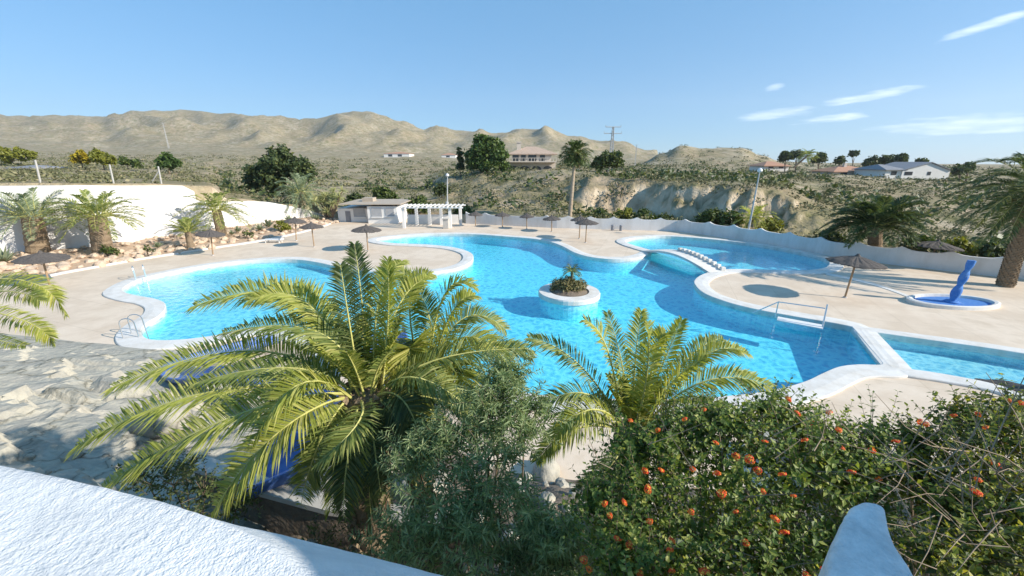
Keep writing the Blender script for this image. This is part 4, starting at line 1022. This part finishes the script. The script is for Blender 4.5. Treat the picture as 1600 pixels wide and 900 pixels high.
b = bedp(60,395); far_palm('palm_tree', b, P(50,338,b.y), 3.5, 44, 'thick trunked palm by the white wall, the one nearer the left picture edge', r0=.75, r1=.62, seed=1, Ll=.62, w=.08, mats=M['frond_b'], el=(-.12,1.35), group=None)
b = bedp(160,393); far_palm('palm_tree', b, P(152,338,b.y), 3.5, 44, 'thick trunked palm by the white wall with orange frond bases, second from the left', r0=.72, r1=.6, seed=2, Ll=.62, w=.08, mats=M['frond'], el=(-.12,1.35))
b = bedp(347,367); far_palm('palm_tree', b, P(338,328,b.y), 3.4, 38, 'palm with leaning trunk where the tall white wall steps down', r0=.5, r1=.42, seed=3, Ll=.6, w=.08, el=(-.35,1.3))
b = bedp(297,381); far_palm('palm_tree', b, P(293,362,b.y), 1.9, 26, 'small young palm in the rockery left of the leaning palm', r0=.3, r1=.25, seed=4, Ll=.4, w=.06, el=(.1,1.4), droop=.3)
g = G(479,345); far_palm('palm_tree', g, P(470,300,g.y), 4.2, 46, 'bluish pale palm with drooping fronds near the dragon tree', r0=.42, r1=.36, seed=5, Ll=.75, w=.10, mats=M['frond_b'], el=(-.9,1.3), trunkm=M['ptrunk'])
b = P(890,342,52); b.z = terrain_z(b.x, 52)-.3; far_palm('fan_palm', b, P(899,238,52), 2.0, 46, 'tall slim fan palm with pale trunk standing behind the scalloped wall', r0=.27, r1=.18, seed=6, Ll=1.0, w=.14, mats=M['frond_d'], el=(-1.1,1.4), n=12, droop=.5, trunkm=M['ptrunk'], skirt=1.0)
b = P(1368,385,34); b.z = terrain_z(b.x, 34); far_palm('palm_tree', b, P(1368,352,34), 4.1, 60, 'wide dense dark palm growing just behind the scalloped wall', r0=.5, r1=.5, seed=7, Ll=.85, w=.10, mats=M['frond_d'], el=(-.02,1.35), n=46)
b = G(1570,447); far_palm('palm_tree', b, P(1618,292,b.y), 4.4, 40, 'large palm with thick ragged trunk at the right picture edge', r0=.42, r1=.32, seed=8, Ll=.75, w=.065, mats=M['frond_d'], el=(-.75,1.2), n=64, studs=True, droop=.7, skirt=1.6)
b = ic + Vector((.12,.2,.45)); far_palm('palm_tree', b, P(894,424,ic.y+.2), .75, 20, 'tiny palm rising from the planted island in the pool', r0=.09, r1=.08, seed=9, Ll=.22, w=.03, mats=M['frond_d'], el=(-.2,1.3), n=14)
b = P(1240,262,175); far_palm('palm_tree', b, P(1262,243,175), 4.5, 30, 'far palm among the dark pines left of the red roofed bungalow', r0=.4, r1=.35, seed=10, Ll=1.2, w=.25, n=12, mats=M['frond'])
b = P(1160,384,46); b.z = terrain_z(b.x,46); far_palm('palm_tree', b, P(1178,340,46), 2.6, 30, 'leafy yellow green palm behind the scalloped wall by the lamp post', r0=.25, r1=.2, seed=12, Ll=.6, w=.09, mats=M['frond_y'], n=16)

# ---- leafy crowns
def leaf_blob(mb, c, r, n, size, rnd, asp=.55, up=.35, squash=1.0, shell=.55):
    c = Vector(c)
    for _ in range(n):
        d = Vector((rnd.gauss(0,1), rnd.gauss(0,1), rnd.gauss(0,1))).normalized()
        q = r*(shell + (1-shell)*rnd.random()**.6)*(1 + .42*noise.noise(d*2.2 + c*.7)); p = c + Vector((d.x*q, d.y*q, d.z*q*squash))
        nrm = (d*.6 + Vector((0,0,up)) + Vector((rnd.gauss(0,.5), rnd.gauss(0,.5), rnd.gauss(0,.5)))).normalized()
        a = nrm.cross(Vector((rnd.gauss(0,1), rnd.gauss(0,1), rnd.gauss(0,1)))).normalized(); b = nrm.cross(a)
        s = size*rnd.uniform(.6,1.25); k = s*asp
        m_ = p + a*s*.45
        mb.add([p, m_ + b*k*.5 + nrm*k*.18, p + a*s - nrm*k*.12, m_ - b*k*.5 + nrm*k*.18], [(0,2,1),(0,3,2)])
def tree(name, base, blobs, label, cat, mat, size, dens_, trunk_r=.2, seed=0, group=None, asp=.7, bark=None, squash=.85):
    rnd = random.Random(seed); base = Vector(base); e = empty(name, base, label, cat, group)
    mb = MB(); top = Vector(blobs[0][0])
    mid = base.lerp(top, .45) + Vector((rnd.uniform(-.2,.2)*trunk_r*4, 0, 0)); mb.tube([base, mid, base.lerp(top, .8)], [trunk_r, trunk_r*.75, trunk_r*.45], 8)
    for c, r in blobs[1:]: mb.tube([mid, Vector(c)*.5 + mid*.5 + Vector((0,0,r*.1)), c], [trunk_r*.5, trunk_r*.3, trunk_r*.12], 6)
    mb.build('trunk', bark or M['bark'], e); mb = MB()
    for c, r in blobs:
        nb = max(5, int(9*(1 if r > .5 else .6)))
        leaf_blob(mb, c, r*.8, int(dens_*r*r*.5), size, rnd, asp, squash=squash, shell=.3)
        for i in range(nb):
            d = Vector((rnd.gauss(0,1), rnd.gauss(0,1), rnd.gauss(.2,.9))).normalized(); q = Vector(c) + Vector((d.x, d.y, d.z*squash))*r*.75
            leaf_blob(mb, q, r*rnd.uniform(.3,.5), int(dens_*r*r*.16), size, rnd, asp, squash=.8, shell=.35)
    mb.build('crown', mat, e); return e
def tp(px, py, Y, rpx): return (P(px,py,Y), RP(rpx,px,py,Y))
def base_on(px, py, Y): p = P(px,py,Y); p.z = terrain_z(p.x, Y) - .2; return p
tree('pine_tree', base_on(760,268,104), [tp(760,238,104,24),tp(746,245,104,18),tp(775,246,104,18),tp(758,222,104,16),tp(772,228,104,14),tp(740,254,104,13),tp(782,256,104,12),tp(760,255,104,18)], 'big round green pine beside the villa on the knoll', 'tree', M['pine'], .75, 90, .35, 50)
tree('cypress_tree', base_on(719,270,106), [tp(719,250,106,6),tp(719,240,106,5),tp(719,260,106,6.5),tp(718,233,106,3)], 'narrow dark cypress left of the round pine', 'tree', M['dleaf'], .5, 200, .15, 51)
tree('bushy_tree', base_on(948,272,105), [tp(945,250,105,15),tp(960,246,105,13),tp(934,256,105,11),tp(964,256,105,10)], 'olive green bushy tree behind the lattice pylon', 'tree', M['bushg'], .7, 80, .25, 52)
tree('carob_tree', base_on(430,300,68), [tp(436,262,68,28),tp(410,270,68,24),tp(462,262,68,22),tp(395,282,68,16),tp(440,245,68,18),tp(478,275,68,16),tp(425,285,68,22)], 'wide dark green carob tree behind the bluish palm', 'tree', M['dleaf'], .6, 110, .3, 53)
tree('small_tree', base_on(262,262,95), [tp(262,251,95,13),tp(255,255,95,10),tp(270,255,95,10)], 'small round dark green tree in the field above the left wall', 'tree', M['pine'], .7, 90, .2, 54)
tree('flowering_shrub', base_on(127,256,110), [tp(127,245,110,11),tp(118,249,110,8),tp(138,249,110,8)], 'golden yellow shrub in the field above the left wall', 'shrub', M['bushgold'], .7, 90, .15, 55)
tree('shrub', base_on(160,256,110), [tp(158,245,110,12),tp(170,250,110,10),tp(150,240,110,7)], 'bright lime green shrub right of the golden one in the field', 'shrub', M['bushy'], .7, 90, .15, 56)
tree('shrub', base_on(25,252,120), [tp(8,242,120,12),tp(30,241,120,11),tp(48,243,120,8)], 'long yellowish green shrub at the far left of the field', 'shrub', M['bushy'], .8, 80, .15, 57)
tree('shrub', base_on(200,258,105), [tp(195,252,105,9),tp(212,255,105,8)], 'greyish green shrub between the lime shrub and the small round tree', 'shrub', M['bushg'], .7, 80, .12, 58)
for i, (px, py, Y, r, m_, lab) in enumerate([
 (940,338,56,14,'bushg','green bush behind the scalloped wall, nearest the fan palm'),(975,337,56,16,'bushy','yellowish bush behind the scalloped wall next to the fan palm bush'),(1010,340,55,16,'bushg','round green bush behind the scalloped wall under the pale cliff gully'),(1040,343,55,12,'dleaf','small dark bush behind the scalloped wall under the cliff'),
 (1110,340,50,16,'bushg','dark green bush under the shaded cliff, left of the lamp post'),(1140,342,49,17,'bushg','rounded bush under the shaded cliff, just left of the lamp post'),(1205,352,45,14,'bushy','yellow green bush right of the lamp post behind the wall'),
 (650,318,60,17,'bushg','green bush behind the pergola, left of the second lamp post'),(725,330,58,12,'bushg','grey green bush at the right end of the pergola'),(1300,372,38,16,'dleaf','dark bush at the left foot of the dense palm'),(1440,378,34,16,'bushg','green bush at the right foot of the dense palm'),(1500,385,32,16,'bushy','yellowish bush behind the wall near the right palm'),(1555,390,31,16,'dleaf','dark bush behind the wall at the right picture edge'),
 (555,312,66,12,'dleaf','dark bush behind the dragon tree on the valley edge'),(600,305,72,16,'bushg','broad green bush in the valley behind the changing block'),(690,296,80,10,'dleaf','dark bush on the knoll slope above the lamp post')]):
    tree('bush', base_on(px,py+r,Y), [tp(px,py,Y,r),tp(px-r*.7,py+r*.3,Y,r*.7),tp(px+r*.7,py+r*.3,Y,r*.7)], lab, 'bush', M[m_], .42 if Y < 62 else .5, 170, .1, 70+i)
for i, (px, py, Y, r, lab) in enumerate([(1228,244,180,9,'dark pine left of the far palm on the plateau skyline'),(1245,240,182,8,'dark pine behind the far palm on the plateau skyline'),(1280,247,178,9,'dark pine right of the far palm on the plateau skyline'),(1312,250,185,7,'small dark pine between the red roofs on the skyline'),(1334,240,190,6,'tall thin pine standing above the skyline trees'),(1362,252,172,10,'dark grey pine behind the red roof with chimney'),(1385,250,172,10,'dark grey pine between red roof and white annexe'),(1408,248,170,9,'dark pine behind the roof of the white annexe'),(1440,252,175,7,'dark pine peeping over the gabled roof'),(1500,264,140,10,'dark green tree at the right end of the gabled house'),(1512,260,142,8,'bright green tree right of the gabled house')]):
    tree('pine_tree' if i < 9 else 'garden_tree', base_on(px,py+r+8,Y), [tp(px,py,Y,r),tp(px-r*.6,py+r*.3,Y,r*.65),tp(px+r*.6,py+r*.25,Y,r*.6)], lab, 'tree', M['dleaf' if i != 10 else 'bushg'], .9, 55, .25, 100+i)

# dragon tree, agaves and rockery plants
g = G(517,346); e = empty('dragon_tree', g, 'rounded yellowish dragon tree with forking stems by the changing block', 'tree'); rnd = random.Random(61); mb = MB(); ml_ = MB()
for i in range(26):
    px, py = 515 + rnd.gauss(0,13), 312 + rnd.gauss(0,9); p = P(px, py, g.y + rnd.uniform(-1.2,1.2)); mb.tube([g, g.lerp(p, .45) + Vector((0,0,-.1)), p], [.16,.12,.07], 6)
    for k in range(34):
        d = Vector((rnd.gauss(0,1), rnd.gauss(0,1), rnd.gauss(.35,.8))).normalized(); s = d.orthogonal().normalized()*.045
        ml_.add([p - s, p + s, p + d*.6 + s*.6, p + d*.85 - Vector((0,0,.06)), p + d*.6 - s*.6], [(0,1,2,4),(4,2,3)])
mb.build('stems', M['bark'], e); ml_.build('crown', M['bushy'] if False else leaf('dragon_blade', [(0,(.26,.29,.11)),(1,(.46,.45,.21))], .3), e)
def agave(p, r, n, label, mat, seed, group=None):
    rnd = random.Random(seed); mb = MB()
    for i in range(n):
        a = 2.4*i; ev = rnd.uniform(.25,1.35); d = Vector((math.cos(a)*math.cos(ev), math.sin(a)*math.cos(ev), math.sin(ev))); s = Vector((-math.sin(a), math.cos(a), 0))*r*.10; l = r*rnd.uniform(.8,1.15)
        m_ = p + d*l*.5; mb.add([p - s*.7, p + s*.7, m_ + s - Vector((0,0,.03*r)), m_ - s - Vector((0,0,.03*r)), p + d*l - Vector((0,0,.06*r))], [(0,1,2,3),(3,2,4)])
    o = mb.build('agave', mat); tag(o, label, 'agave', group); o['category'] = 'agave'; return o
for i, (px, py, r, lab) in enumerate([(406,358,1.0,'spiky grey agave left of the yellow bush under the lower wall'),(420,354,1.2,'tall spiky agave just left of the yellow bush under the lower wall'),(452,346,1.1,'spiky agave right of the yellow bush beside the pale palm trunk'),(495,342,.9,'small agave between the pale palm and the dragon tree'),(372,362,.8,'low agave right of the leaning palm trunk'),(362,366,.6,'tiny agave at the foot of the leaning palm'),(6,408,1.3,'pale spiky plant at the left picture edge in the rockery'),(247,386,.7,'grey green tuft in the rockery between the second thick palm and the young palm')]):
    agave(bedp(px,py) + Vector((0,0,.25)), r, 26, lab, M['agave'], 200+i)
for i, (px, py, rp, m_, lab) in enumerate([(440,352,11,'bushy','bright yellow green bush in the rockery by the agaves'),(170,390,9,'bushg','low green shrub at the foot of the second thick palm'),(385,362,6,'bushg','small green shrub in the rockery near the kerb'),(230,388,5,'dleaf','tiny dark plant in the rockery against the white wall')]):
    b = bedp(px,py+5); tree('shrub', b, [(b + Vector((0,0,.55)), RP(rp,px,py,b.y)),(b + Vector((.5,0,.4)), RP(rp*.7,px,py,b.y))], lab, 'shrub', M[m_], .22, 420, .06, 220+i)
# island planting
rnd = random.Random(71)
for i, (dx, dy, r, lab, m_) in enumerate([(-.75,.05,.42,'olive succulent clump at the left of the pool island','succ'),(-.25,-.35,.45,'olive succulent clump at the front of the pool island','succ'),(.35,-.3,.45,'brownish succulent clump at the front right of the pool island','succ'),(.75,.15,.40,'brownish succulent clump at the right of the pool island','succ'),(.0,.45,.5,'green clump behind the tiny palm on the pool island','bushg'),(-.4,.4,.42,'olive clump at the back left of the pool island','succ'),(.05,.0,.55,'tall central succulent mound on the pool island','succ')]):
    c = Vector((ic.x+dx, ic.y+dy, .38)); mb = MB(); leaf_blob(mb, c + Vector((0,0,r*.35)), r, 620, .16, rnd, .45, up=.7, squash=.95, shell=.5)
    tag(mb.build('succulent_clump', M[m_]), lab, 'plant', 'planting on the pool island')

# ---- foreground shrubs
def sprig(mb, tw, p, d, l, step, size, asp, rnd, whorl=2, droop=.25, ang=.9):
    """a shoot with leaves set round it at even steps"""
    n = max(2, int(l/step)); q = Vector(p); d = d.normalized(); pts = [q.copy()]
    for i in range(n):
        d = (d + Vector((rnd.gauss(0,.07), rnd.gauss(0,.07), rnd.gauss(0,.06) - .03*droop))).normalized(); q = q + d*step; pts.append(q.copy())
        s = d.orthogonal().normalized(); t = d.cross(s); a0 = i*1.571 + rnd.uniform(-.3,.3); k_ = size*(1 - .45*i/n)*rnd.uniform(.55,1.3)
        for k in range(whorl):
            a = a0 + 2*math.pi*k/whorl; o = s*math.cos(a) + t*math.sin(a)
            ld = (o*ang + d*.55 + Vector((0,0,-droop*rnd.uniform(0,1.2)))).normalized(); nn = (d - ld*d.dot(ld)); nn = (nn.normalized() + Vector((rnd.gauss(0,.25), rnd.gauss(0,.25), .25))).normalized()
            b = ld.cross(nn).normalized()*k_*asp*.5; m_ = q + ld*k_*.42
            mb.add([q, m_ + b + nn*k_*.06, q + ld*k_ - nn*k_*.10, m_ - b + nn*k_*.06], [(0,2,1),(0,3,2)])
    tw.tube(pts, [.0028*(1-.7*i/n) for i in range(len(pts))], 4, cap=False)
def shrub(name, base, blobs, label, mat, size, n_per, seed, asp=.6, flowers=(), twigs=0, twig_region=None, shell=.45, step=.035, whorl=2, inner=.35, slen=(.10,.24)):
    rnd = random.Random(seed); base = Vector(base); e = empty(name, base, label, 'shrub'); mb = MB(); tw = MB()
    for px, py, Y, rp in blobs:
        c, r = tp(px,py,Y,rp)
        tw.tube([base + Vector((rnd.uniform(-.2,.2), rnd.uniform(-.1,.1), 0)), base.lerp(c, .5) + Vector((rnd.uniform(-.15,.15), 0, -.15)), c], [.022,.014,.006], 6)
        for k in range(7):
            d = Vector((rnd.gauss(0,1), rnd.gauss(0,1), rnd.gauss(.3,.8))).normalized(); q = c + d*r*rnd.uniform(.6,.9); tw.tube([c, c.lerp(q, .5) + Vector((0,0,.02)), q], [.006,.004,.002], 4, cap=False)
        leaf_blob(mb, c, r*.72, int(n_per*inner*(rp/80.0)**1.2), size*.9, rnd, asp, up=.45, shell=.2)
        ns = int(n_per*.055*(rp/80.0)**1.4*(1.0/max(.6,r/.3)))+10
        for k in range(ns):
            d = Vector((rnd.gauss(0,1), rnd.gauss(-.15,1), rnd.gauss(.35,.85))).normalized(); l = rnd.uniform(*slen)
            q = c + d*max(.02, r*rnd.uniform(.55,1.12)*(1+.25*noise.noise(d*2+c)) - l*.6); d2 = (d*.7 + Vector((rnd.gauss(0,.35), rnd.gauss(0,.35), .35 + rnd.gauss(0,.3)))).normalized()
            sprig(mb, tw, q, d2, l, step, size*1.05, asp, rnd, whorl)
    mb.build('foliage', mat, e)
    if twigs:
        for _ in range(twigs):
            x0, x1, y0, y1, Y0, Y1 = twig_region; p = P(rnd.uniform(x0,x1), rnd.uniform(y0,y1), rnd.uniform(Y0,Y1)); d = Vector((rnd.gauss(-.3,.5), rnd.gauss(0,.4), rnd.gauss(.5,.5))).normalized(); l = rnd.uniform(.15,.5)
            tw.tube([p, p + d*l*.5 + Vector((rnd.gauss(0,.03), 0, rnd.gauss(0,.03))), p + d*l], [.0028,.002,.001], 4, cap=False)
    tw.build('stems', M['twig'] if twigs else M['bark'], e)
    if flowers:
        fm = MB(); fr = random.Random(seed+5)
        for k in range(34):
            zz = 1 - (k+.5)/34*1.1; a = 2.4*k; rr = math.sqrt(max(0, 1-zz*zz)); d = Vector((rr*math.cos(a), rr*math.sin(a), zz*.75)); s = d.orthogonal().normalized(); t = d.cross(s); c = d*.0150*fr.uniform(.8,1.15)
            pts = [c + (s*math.cos(x) + t*math.sin(x))*(.0060 if i % 2 == 0 else .0030) + d*(.003 if i % 2 else 0) for i, x in enumerate([2*math.pi*i/8 for i in range(8)])]
            fm.add(pts, [tuple(range(8))])
        proto = None
        for px, py, Y, s in flowers:
            p = P(px,py,Y-.06)
            if proto is None: proto = fm.build('flower_head', M['orange']); o = proto
            else: o = proto.copy(); COL.objects.link(o)
            o.parent = e; o.location = p - base; s *= 1.12; o.scale = (s*fr.uniform(.8,1.1),s*fr.uniform(.8,1.1),s*.8); o.rotation_euler = (fr.gauss(.35,.35), fr.gauss(0,.35), fr.random()*6.28)
    return e
lb = [(1010,770,1.95,70),(1130,740,2.0,95),(1240,730,2.0,92),(1325,762,1.95,68),(965,850,1.75,75),(1090,850,1.75,100),(1210,850,1.75,95),(1040,690,2.15,58),(1140,668,2.2,52),(1235,668,2.25,48),(1200,648,2.3,28),(1090,668,2.2,42),(1300,700,2.15,52),(1365,690,2.2,28),(1360,740,2.05,35),(985,700,2.2,40),(935,790,2.0,52),(1010,920,1.55,110),(1180,930,1.5,120),(1285,850,1.75,40)]
fl1 = [(1232,624,2.12,1),(1246,646,2.06,1),(1296,645,2.1,1),(1270,662,2.02,1),(1310,672,2.0,1.1),(1258,688,1.9,1),(1315,700,1.95,.9),(1362,704,2.0,1.1),(1120,740,1.72,1.05),(1150,713,1.75,1),(1171,718,1.72,1.2),(1184,735,1.7,1),(1128,772,1.64,1.25),(1082,733,1.75,.8),(1118,692,1.9,.9),(1192,768,1.68,.9),(1223,742,1.72,1.1),(1226,833,1.58,1.3),(1211,811,1.6,1.1),(1012,764,1.7,1.1),(1033,735,1.8,.9),(1008,736,1.82,1),(975,785,1.72,1),(945,787,1.74,.9),(953,806,1.7,.8),(965,842,1.6,1),(983,851,1.58,1),(1050,845,1.55,1),(1047,860,1.52,1.1),(1165,848,1.56,1),(912,875,1.58,1),(920,890,1.55,1),(1100,893,1.45,1.2),(1050,893,1.46,1),(1000,896,1.5,.9),(1331,738,1.84,1),(1260,900,1.45,1),(1285,890,1.5,.9),(1373,750,1.9,1),(985,657,2.15,.8),(1028,672,2.08,.8),(1070,655,2.1,.8),(1100,640,2.16,.8),(1195,690,1.95,.8),(1080,800,1.62,.9),(1150,800,1.62,.8),(1015,815,1.62,.9),(1240,775,1.7,.7)]
shrub('lantana_shrub', ground_at(P(1150,900,1.9)), lb, 'large lantana bush dotted with orange flower heads at the bottom centre right', M['lant'], .046, 1300, 301, slen=(.10,.36), inner=.26, twigs=30, twig_region=(950,1350,650,880,1.6,2.1), flowers=fl1)
rb = [(1470,715,2.0,70),(1555,690,2.0,75),(1420,690,2.1,36),(1500,655,2.2,42),(1580,650,2.2,45),(1620,720,1.9,90),(1440,750,1.9,45),(1560,780,1.7,85),(1490,800,1.65,60),(1620,840,1.5,100),(1520,880,1.45,80),(1455,870,1.4,30)]
fl2 = [(1438,659,2.05,1),(1447,663,2.03,.9),(1528,648,2.05,1),(1490,650,2.1,.9),(1577,627,2.08,.9),(1597,631,2.05,1),(1400,690,1.98,1),(1555,725,1.75,1.1),(1525,770,1.6,1.3),(1528,750,1.62,.8),(1540,668,1.95,.8)]
shrub('lantana_shrub', ground_at(P(1540,900,1.9)), rb, 'yellowing lantana bush with dry twigs and few orange flowers at the right edge', M['lant2'], .046, 950, 302, flowers=fl2, twigs=120, twig_region=(1390,1640,700,900,1.25,1.9))
ob = [(790,592,3.5,44),(760,640,3.3,58),(820,650,3.3,58),(700,690,3.2,60),(765,720,3.0,80),(650,720,3.1,52),(690,800,2.7,90),(780,820,2.6,90),(850,850,2.6,60),(640,850,2.7,70),(740,900,2.4,110),(860,900,2.4,90),(880,860,2.3,60)]
shrub('narrow_leaved_shrub', ground_at(P(760,900,3.0)), ob, 'grey green narrow leaved shrub between the big palm and the lantana', M['olean'], .105, 1050, 303, asp=.17, step=.028, whorl=3, inner=.25, slen=(.16,.36))
db = [(270,758,4.0,52),(225,745,4.2,38),(320,775,3.8,48),(370,790,3.8,40),(290,735,4.4,36)]
shrub('low_shrub', ground_at(P(285,800,4.0)), db, 'low dark shrub with a few yellow leaves behind the white parapet', M['dleaf'], .06, 900, 304, asp=.5, slen=(.12,.3))
g2 = [(1000,800,3.6,90),(1100,790,3.6,100),(1200,780,3.6,100),(1300,790,3.4,90),(1400,800,3.2,90),(1500,800,3.0,100),(1590,800,3.0,100),(960,880,3.0,80),(1060,900,2.6,100),(1350,860,2.6,90),(1480,900,2.4,90),(1600,900,2.2,90)]
shrub('ground_shrub', ground_at(P(1250,880,3.2)), g2, 'dark leafy undergrowth on the bank behind the lantana bushes', M['dleaf'], .075, 620, 306, asp=.5, slen=(.15,.3))
g_ = [(560,880,3.4,60),(620,900,3.2,60),(500,860,3.7,45)]
shrub('ground_shrub', ground_at(P(560,900,3.3)), g_, 'dark ground shrub around the foot of the big palm trunk', M['dleaf'], .07, 500, 305, asp=.3, slen=(.15,.35))
CLOUDS = [(1352,151,48,6,.50,1.3,.12),(1296,186,38,5,.42,4.1,.10),(1212,178,46,7,.36,2.2,.06),(1530,194,85,11,.36,7.7,.02),(1556,36,40,5,.42,5.5,.22),(1213,136,12,4,.3,9.1,.1)]
SKY_STRENGTH = .132; SUN_STRENGTH = 3.5; EXPOSURE = 1.1; HAZE = .00012
# ------------------------------------------------------------------ light, sky, render settings
SUN_AZ = math.atan2(.94, -.33)                   # clockwise from +Y
EL = R(28)
w = bpy.data.worlds.new('World'); SC.world = w; w.use_nodes = True
N = w.node_tree.nodes; L = w.node_tree.links; bg = N['Background']
sky = N.new('ShaderNodeTexSky'); sky.sky_type = 'NISHITA'; sky.sun_disc = False; sky.sun_elevation = EL; sky.sun_rotation = SUN_AZ
sky.altitude = 100; sky.air_density = .9; sky.dust_density = .1; sky.ozone_density = 4.0
tc = N.new('ShaderNodeTexCoord')
air = N.new('ShaderNodeMixRGB'); air.inputs['Fac'].default_value = .7; L.new(sky.outputs['Color'], air.inputs['Color1']); air.inputs['Color2'].default_value = (.36, 1.3, 2.35, 1)
prev = air.outputs['Color']
def cloud(prev, px, py, w_, h_, strength, seed, slant=0.0):
    d = ray(px, py).normalized(); e1 = d.cross(Vector((0,0,1))).normalized(); e2 = e1.cross(d)
    e1s = (e1 + e2*slant).normalized(); e2s = d.cross(e1s)
    def dot(v, k):
        n = N.new('ShaderNodeVectorMath'); n.operation = 'DOT_PRODUCT'; n.inputs[1].default_value = v; L.new(tc.outputs['Generated'], n.inputs[0])
        m = N.new('ShaderNodeMath'); m.operation = 'DIVIDE'; m.inputs[1].default_value = k; L.new(n.outputs['Value'], m.inputs[0])
        q = N.new('ShaderNodeMath'); q.operation = 'POWER'; q.inputs[1].default_value = 2; a = N.new('ShaderNodeMath'); a.operation = 'ABSOLUTE'
        L.new(m.outputs[0], a.inputs[0]); L.new(a.outputs[0], q.inputs[0]); return q
    a, b = dot(e1s, w_/F), dot(e2s, h_/F)
    s = N.new('ShaderNodeMath'); s.operation = 'ADD'; L.new(a.outputs[0], s.inputs[0]); L.new(b.outputs[0], s.inputs[1])
    mp = N.new('ShaderNodeMapping'); mp.inputs['Location'].default_value = (seed, seed*2, 0); mp.inputs['Scale'].default_value = (14, 14, 90); L.new(tc.outputs['Generated'], mp.inputs['Vector'])
    nz = N.new('ShaderNodeTexNoise'); nz.inputs['Scale'].default_value = 1.6; nz.inputs['Detail'].default_value = 8; L.new(mp.outputs['Vector'], nz.inputs['Vector'])
    s2 = N.new('ShaderNodeMath'); s2.operation = 'MULTIPLY_ADD'; s2.inputs[1].default_value = 2.6; L.new(nz.outputs['Fac'], s2.inputs[0]); L.new(s.outputs[0], s2.inputs[2])
    r = ramp(N, [(.0, (strength,)*3), (1, (0,0,0))]); mr = N.new('ShaderNodeMapRange'); mr.inputs['From Min'].default_value = .9; mr.inputs['From Max'].default_value = 2.15
    L.new(s2.outputs[0], mr.inputs['Value']); L.new(mr.outputs['Result'], r.inputs['Fac'])
    fw = N.new('ShaderNodeVectorMath'); fw.operation = 'DOT_PRODUCT'; fw.inputs[1].default_value = d; L.new(tc.outputs['Generated'], fw.inputs[0])
    gt = N.new('ShaderNodeMath'); gt.operation = 'GREATER_THAN'; gt.inputs[1].default_value = .3; L.new(fw.outputs['Value'], gt.inputs[0])
    ml = N.new('ShaderNodeMath'); ml.operation = 'MULTIPLY'; L.new(r.outputs['Color'], ml.inputs[0]); L.new(gt.outputs[0], ml.inputs[1])
    mx = N.new('ShaderNodeMixRGB'); L.new(ml.outputs[0], mx.inputs['Fac']); L.new(prev, mx.inputs['Color1']); mx.inputs['Color2'].default_value = (7.2,7.4,7.6,1)
    return mx.outputs['Color']
for px, py, w_, h_, st, sd, sl in CLOUDS: prev = cloud(prev, px, py, w_, h_, st, sd, sl)
L.new(prev, bg.inputs['Color']); bg.inputs['Strength'].default_value = SKY_STRENGTH
hz = MB(); hz.box((0, 1500, 220), (7000, 3700, 460)); hm = bpy.data.materials.new('haze_air'); hm.use_nodes = True; hn = hm.node_tree.nodes; hn.remove(hn['Principled BSDF'])
pv = hn.new('ShaderNodeVolumePrincipled'); pv.inputs['Color'].default_value = (.93,.95,1,1); pv.inputs['Density'].default_value = HAZE; pv.inputs['Anisotropy'].default_value = .2; hm.node_tree.links.new(pv.outputs['Volume'], hn['Material Output'].inputs['Volume'])
if HAZE: tag(hz.build('haze', hm), kind='stuff')
sd_ = bpy.data.lights.new('sun', 'SUN'); sd_.energy = SUN_STRENGTH; sd_.angle = R(.5); sd_.color = (1, .92, .80)
so2 = bpy.data.objects.new('sun', sd_); COL.objects.link(so2)
dirv = Vector((-.9436*math.cos(EL), .3312*math.cos(EL), -math.sin(EL))); so2.rotation_euler = dirv.to_track_quat('-Z', 'Y').to_euler()
vs_ = SC.view_settings; vs_.view_transform = 'Standard'; vs_.look = 'None'; vs_.exposure = EXPOSURE; vs_.gamma = 1; vs_.use_curve_mapping = False
SC.render.engine = 'CYCLES'; SC.cycles.max_bounces = 8; SC.cycles.transparent_max_bounces = 12; SC.cycles.use_denoising = True
SC.cycles.caustics_reflective = False; SC.cycles.caustics_refractive = False; SC.cycles.sample_clamp_indirect = 4
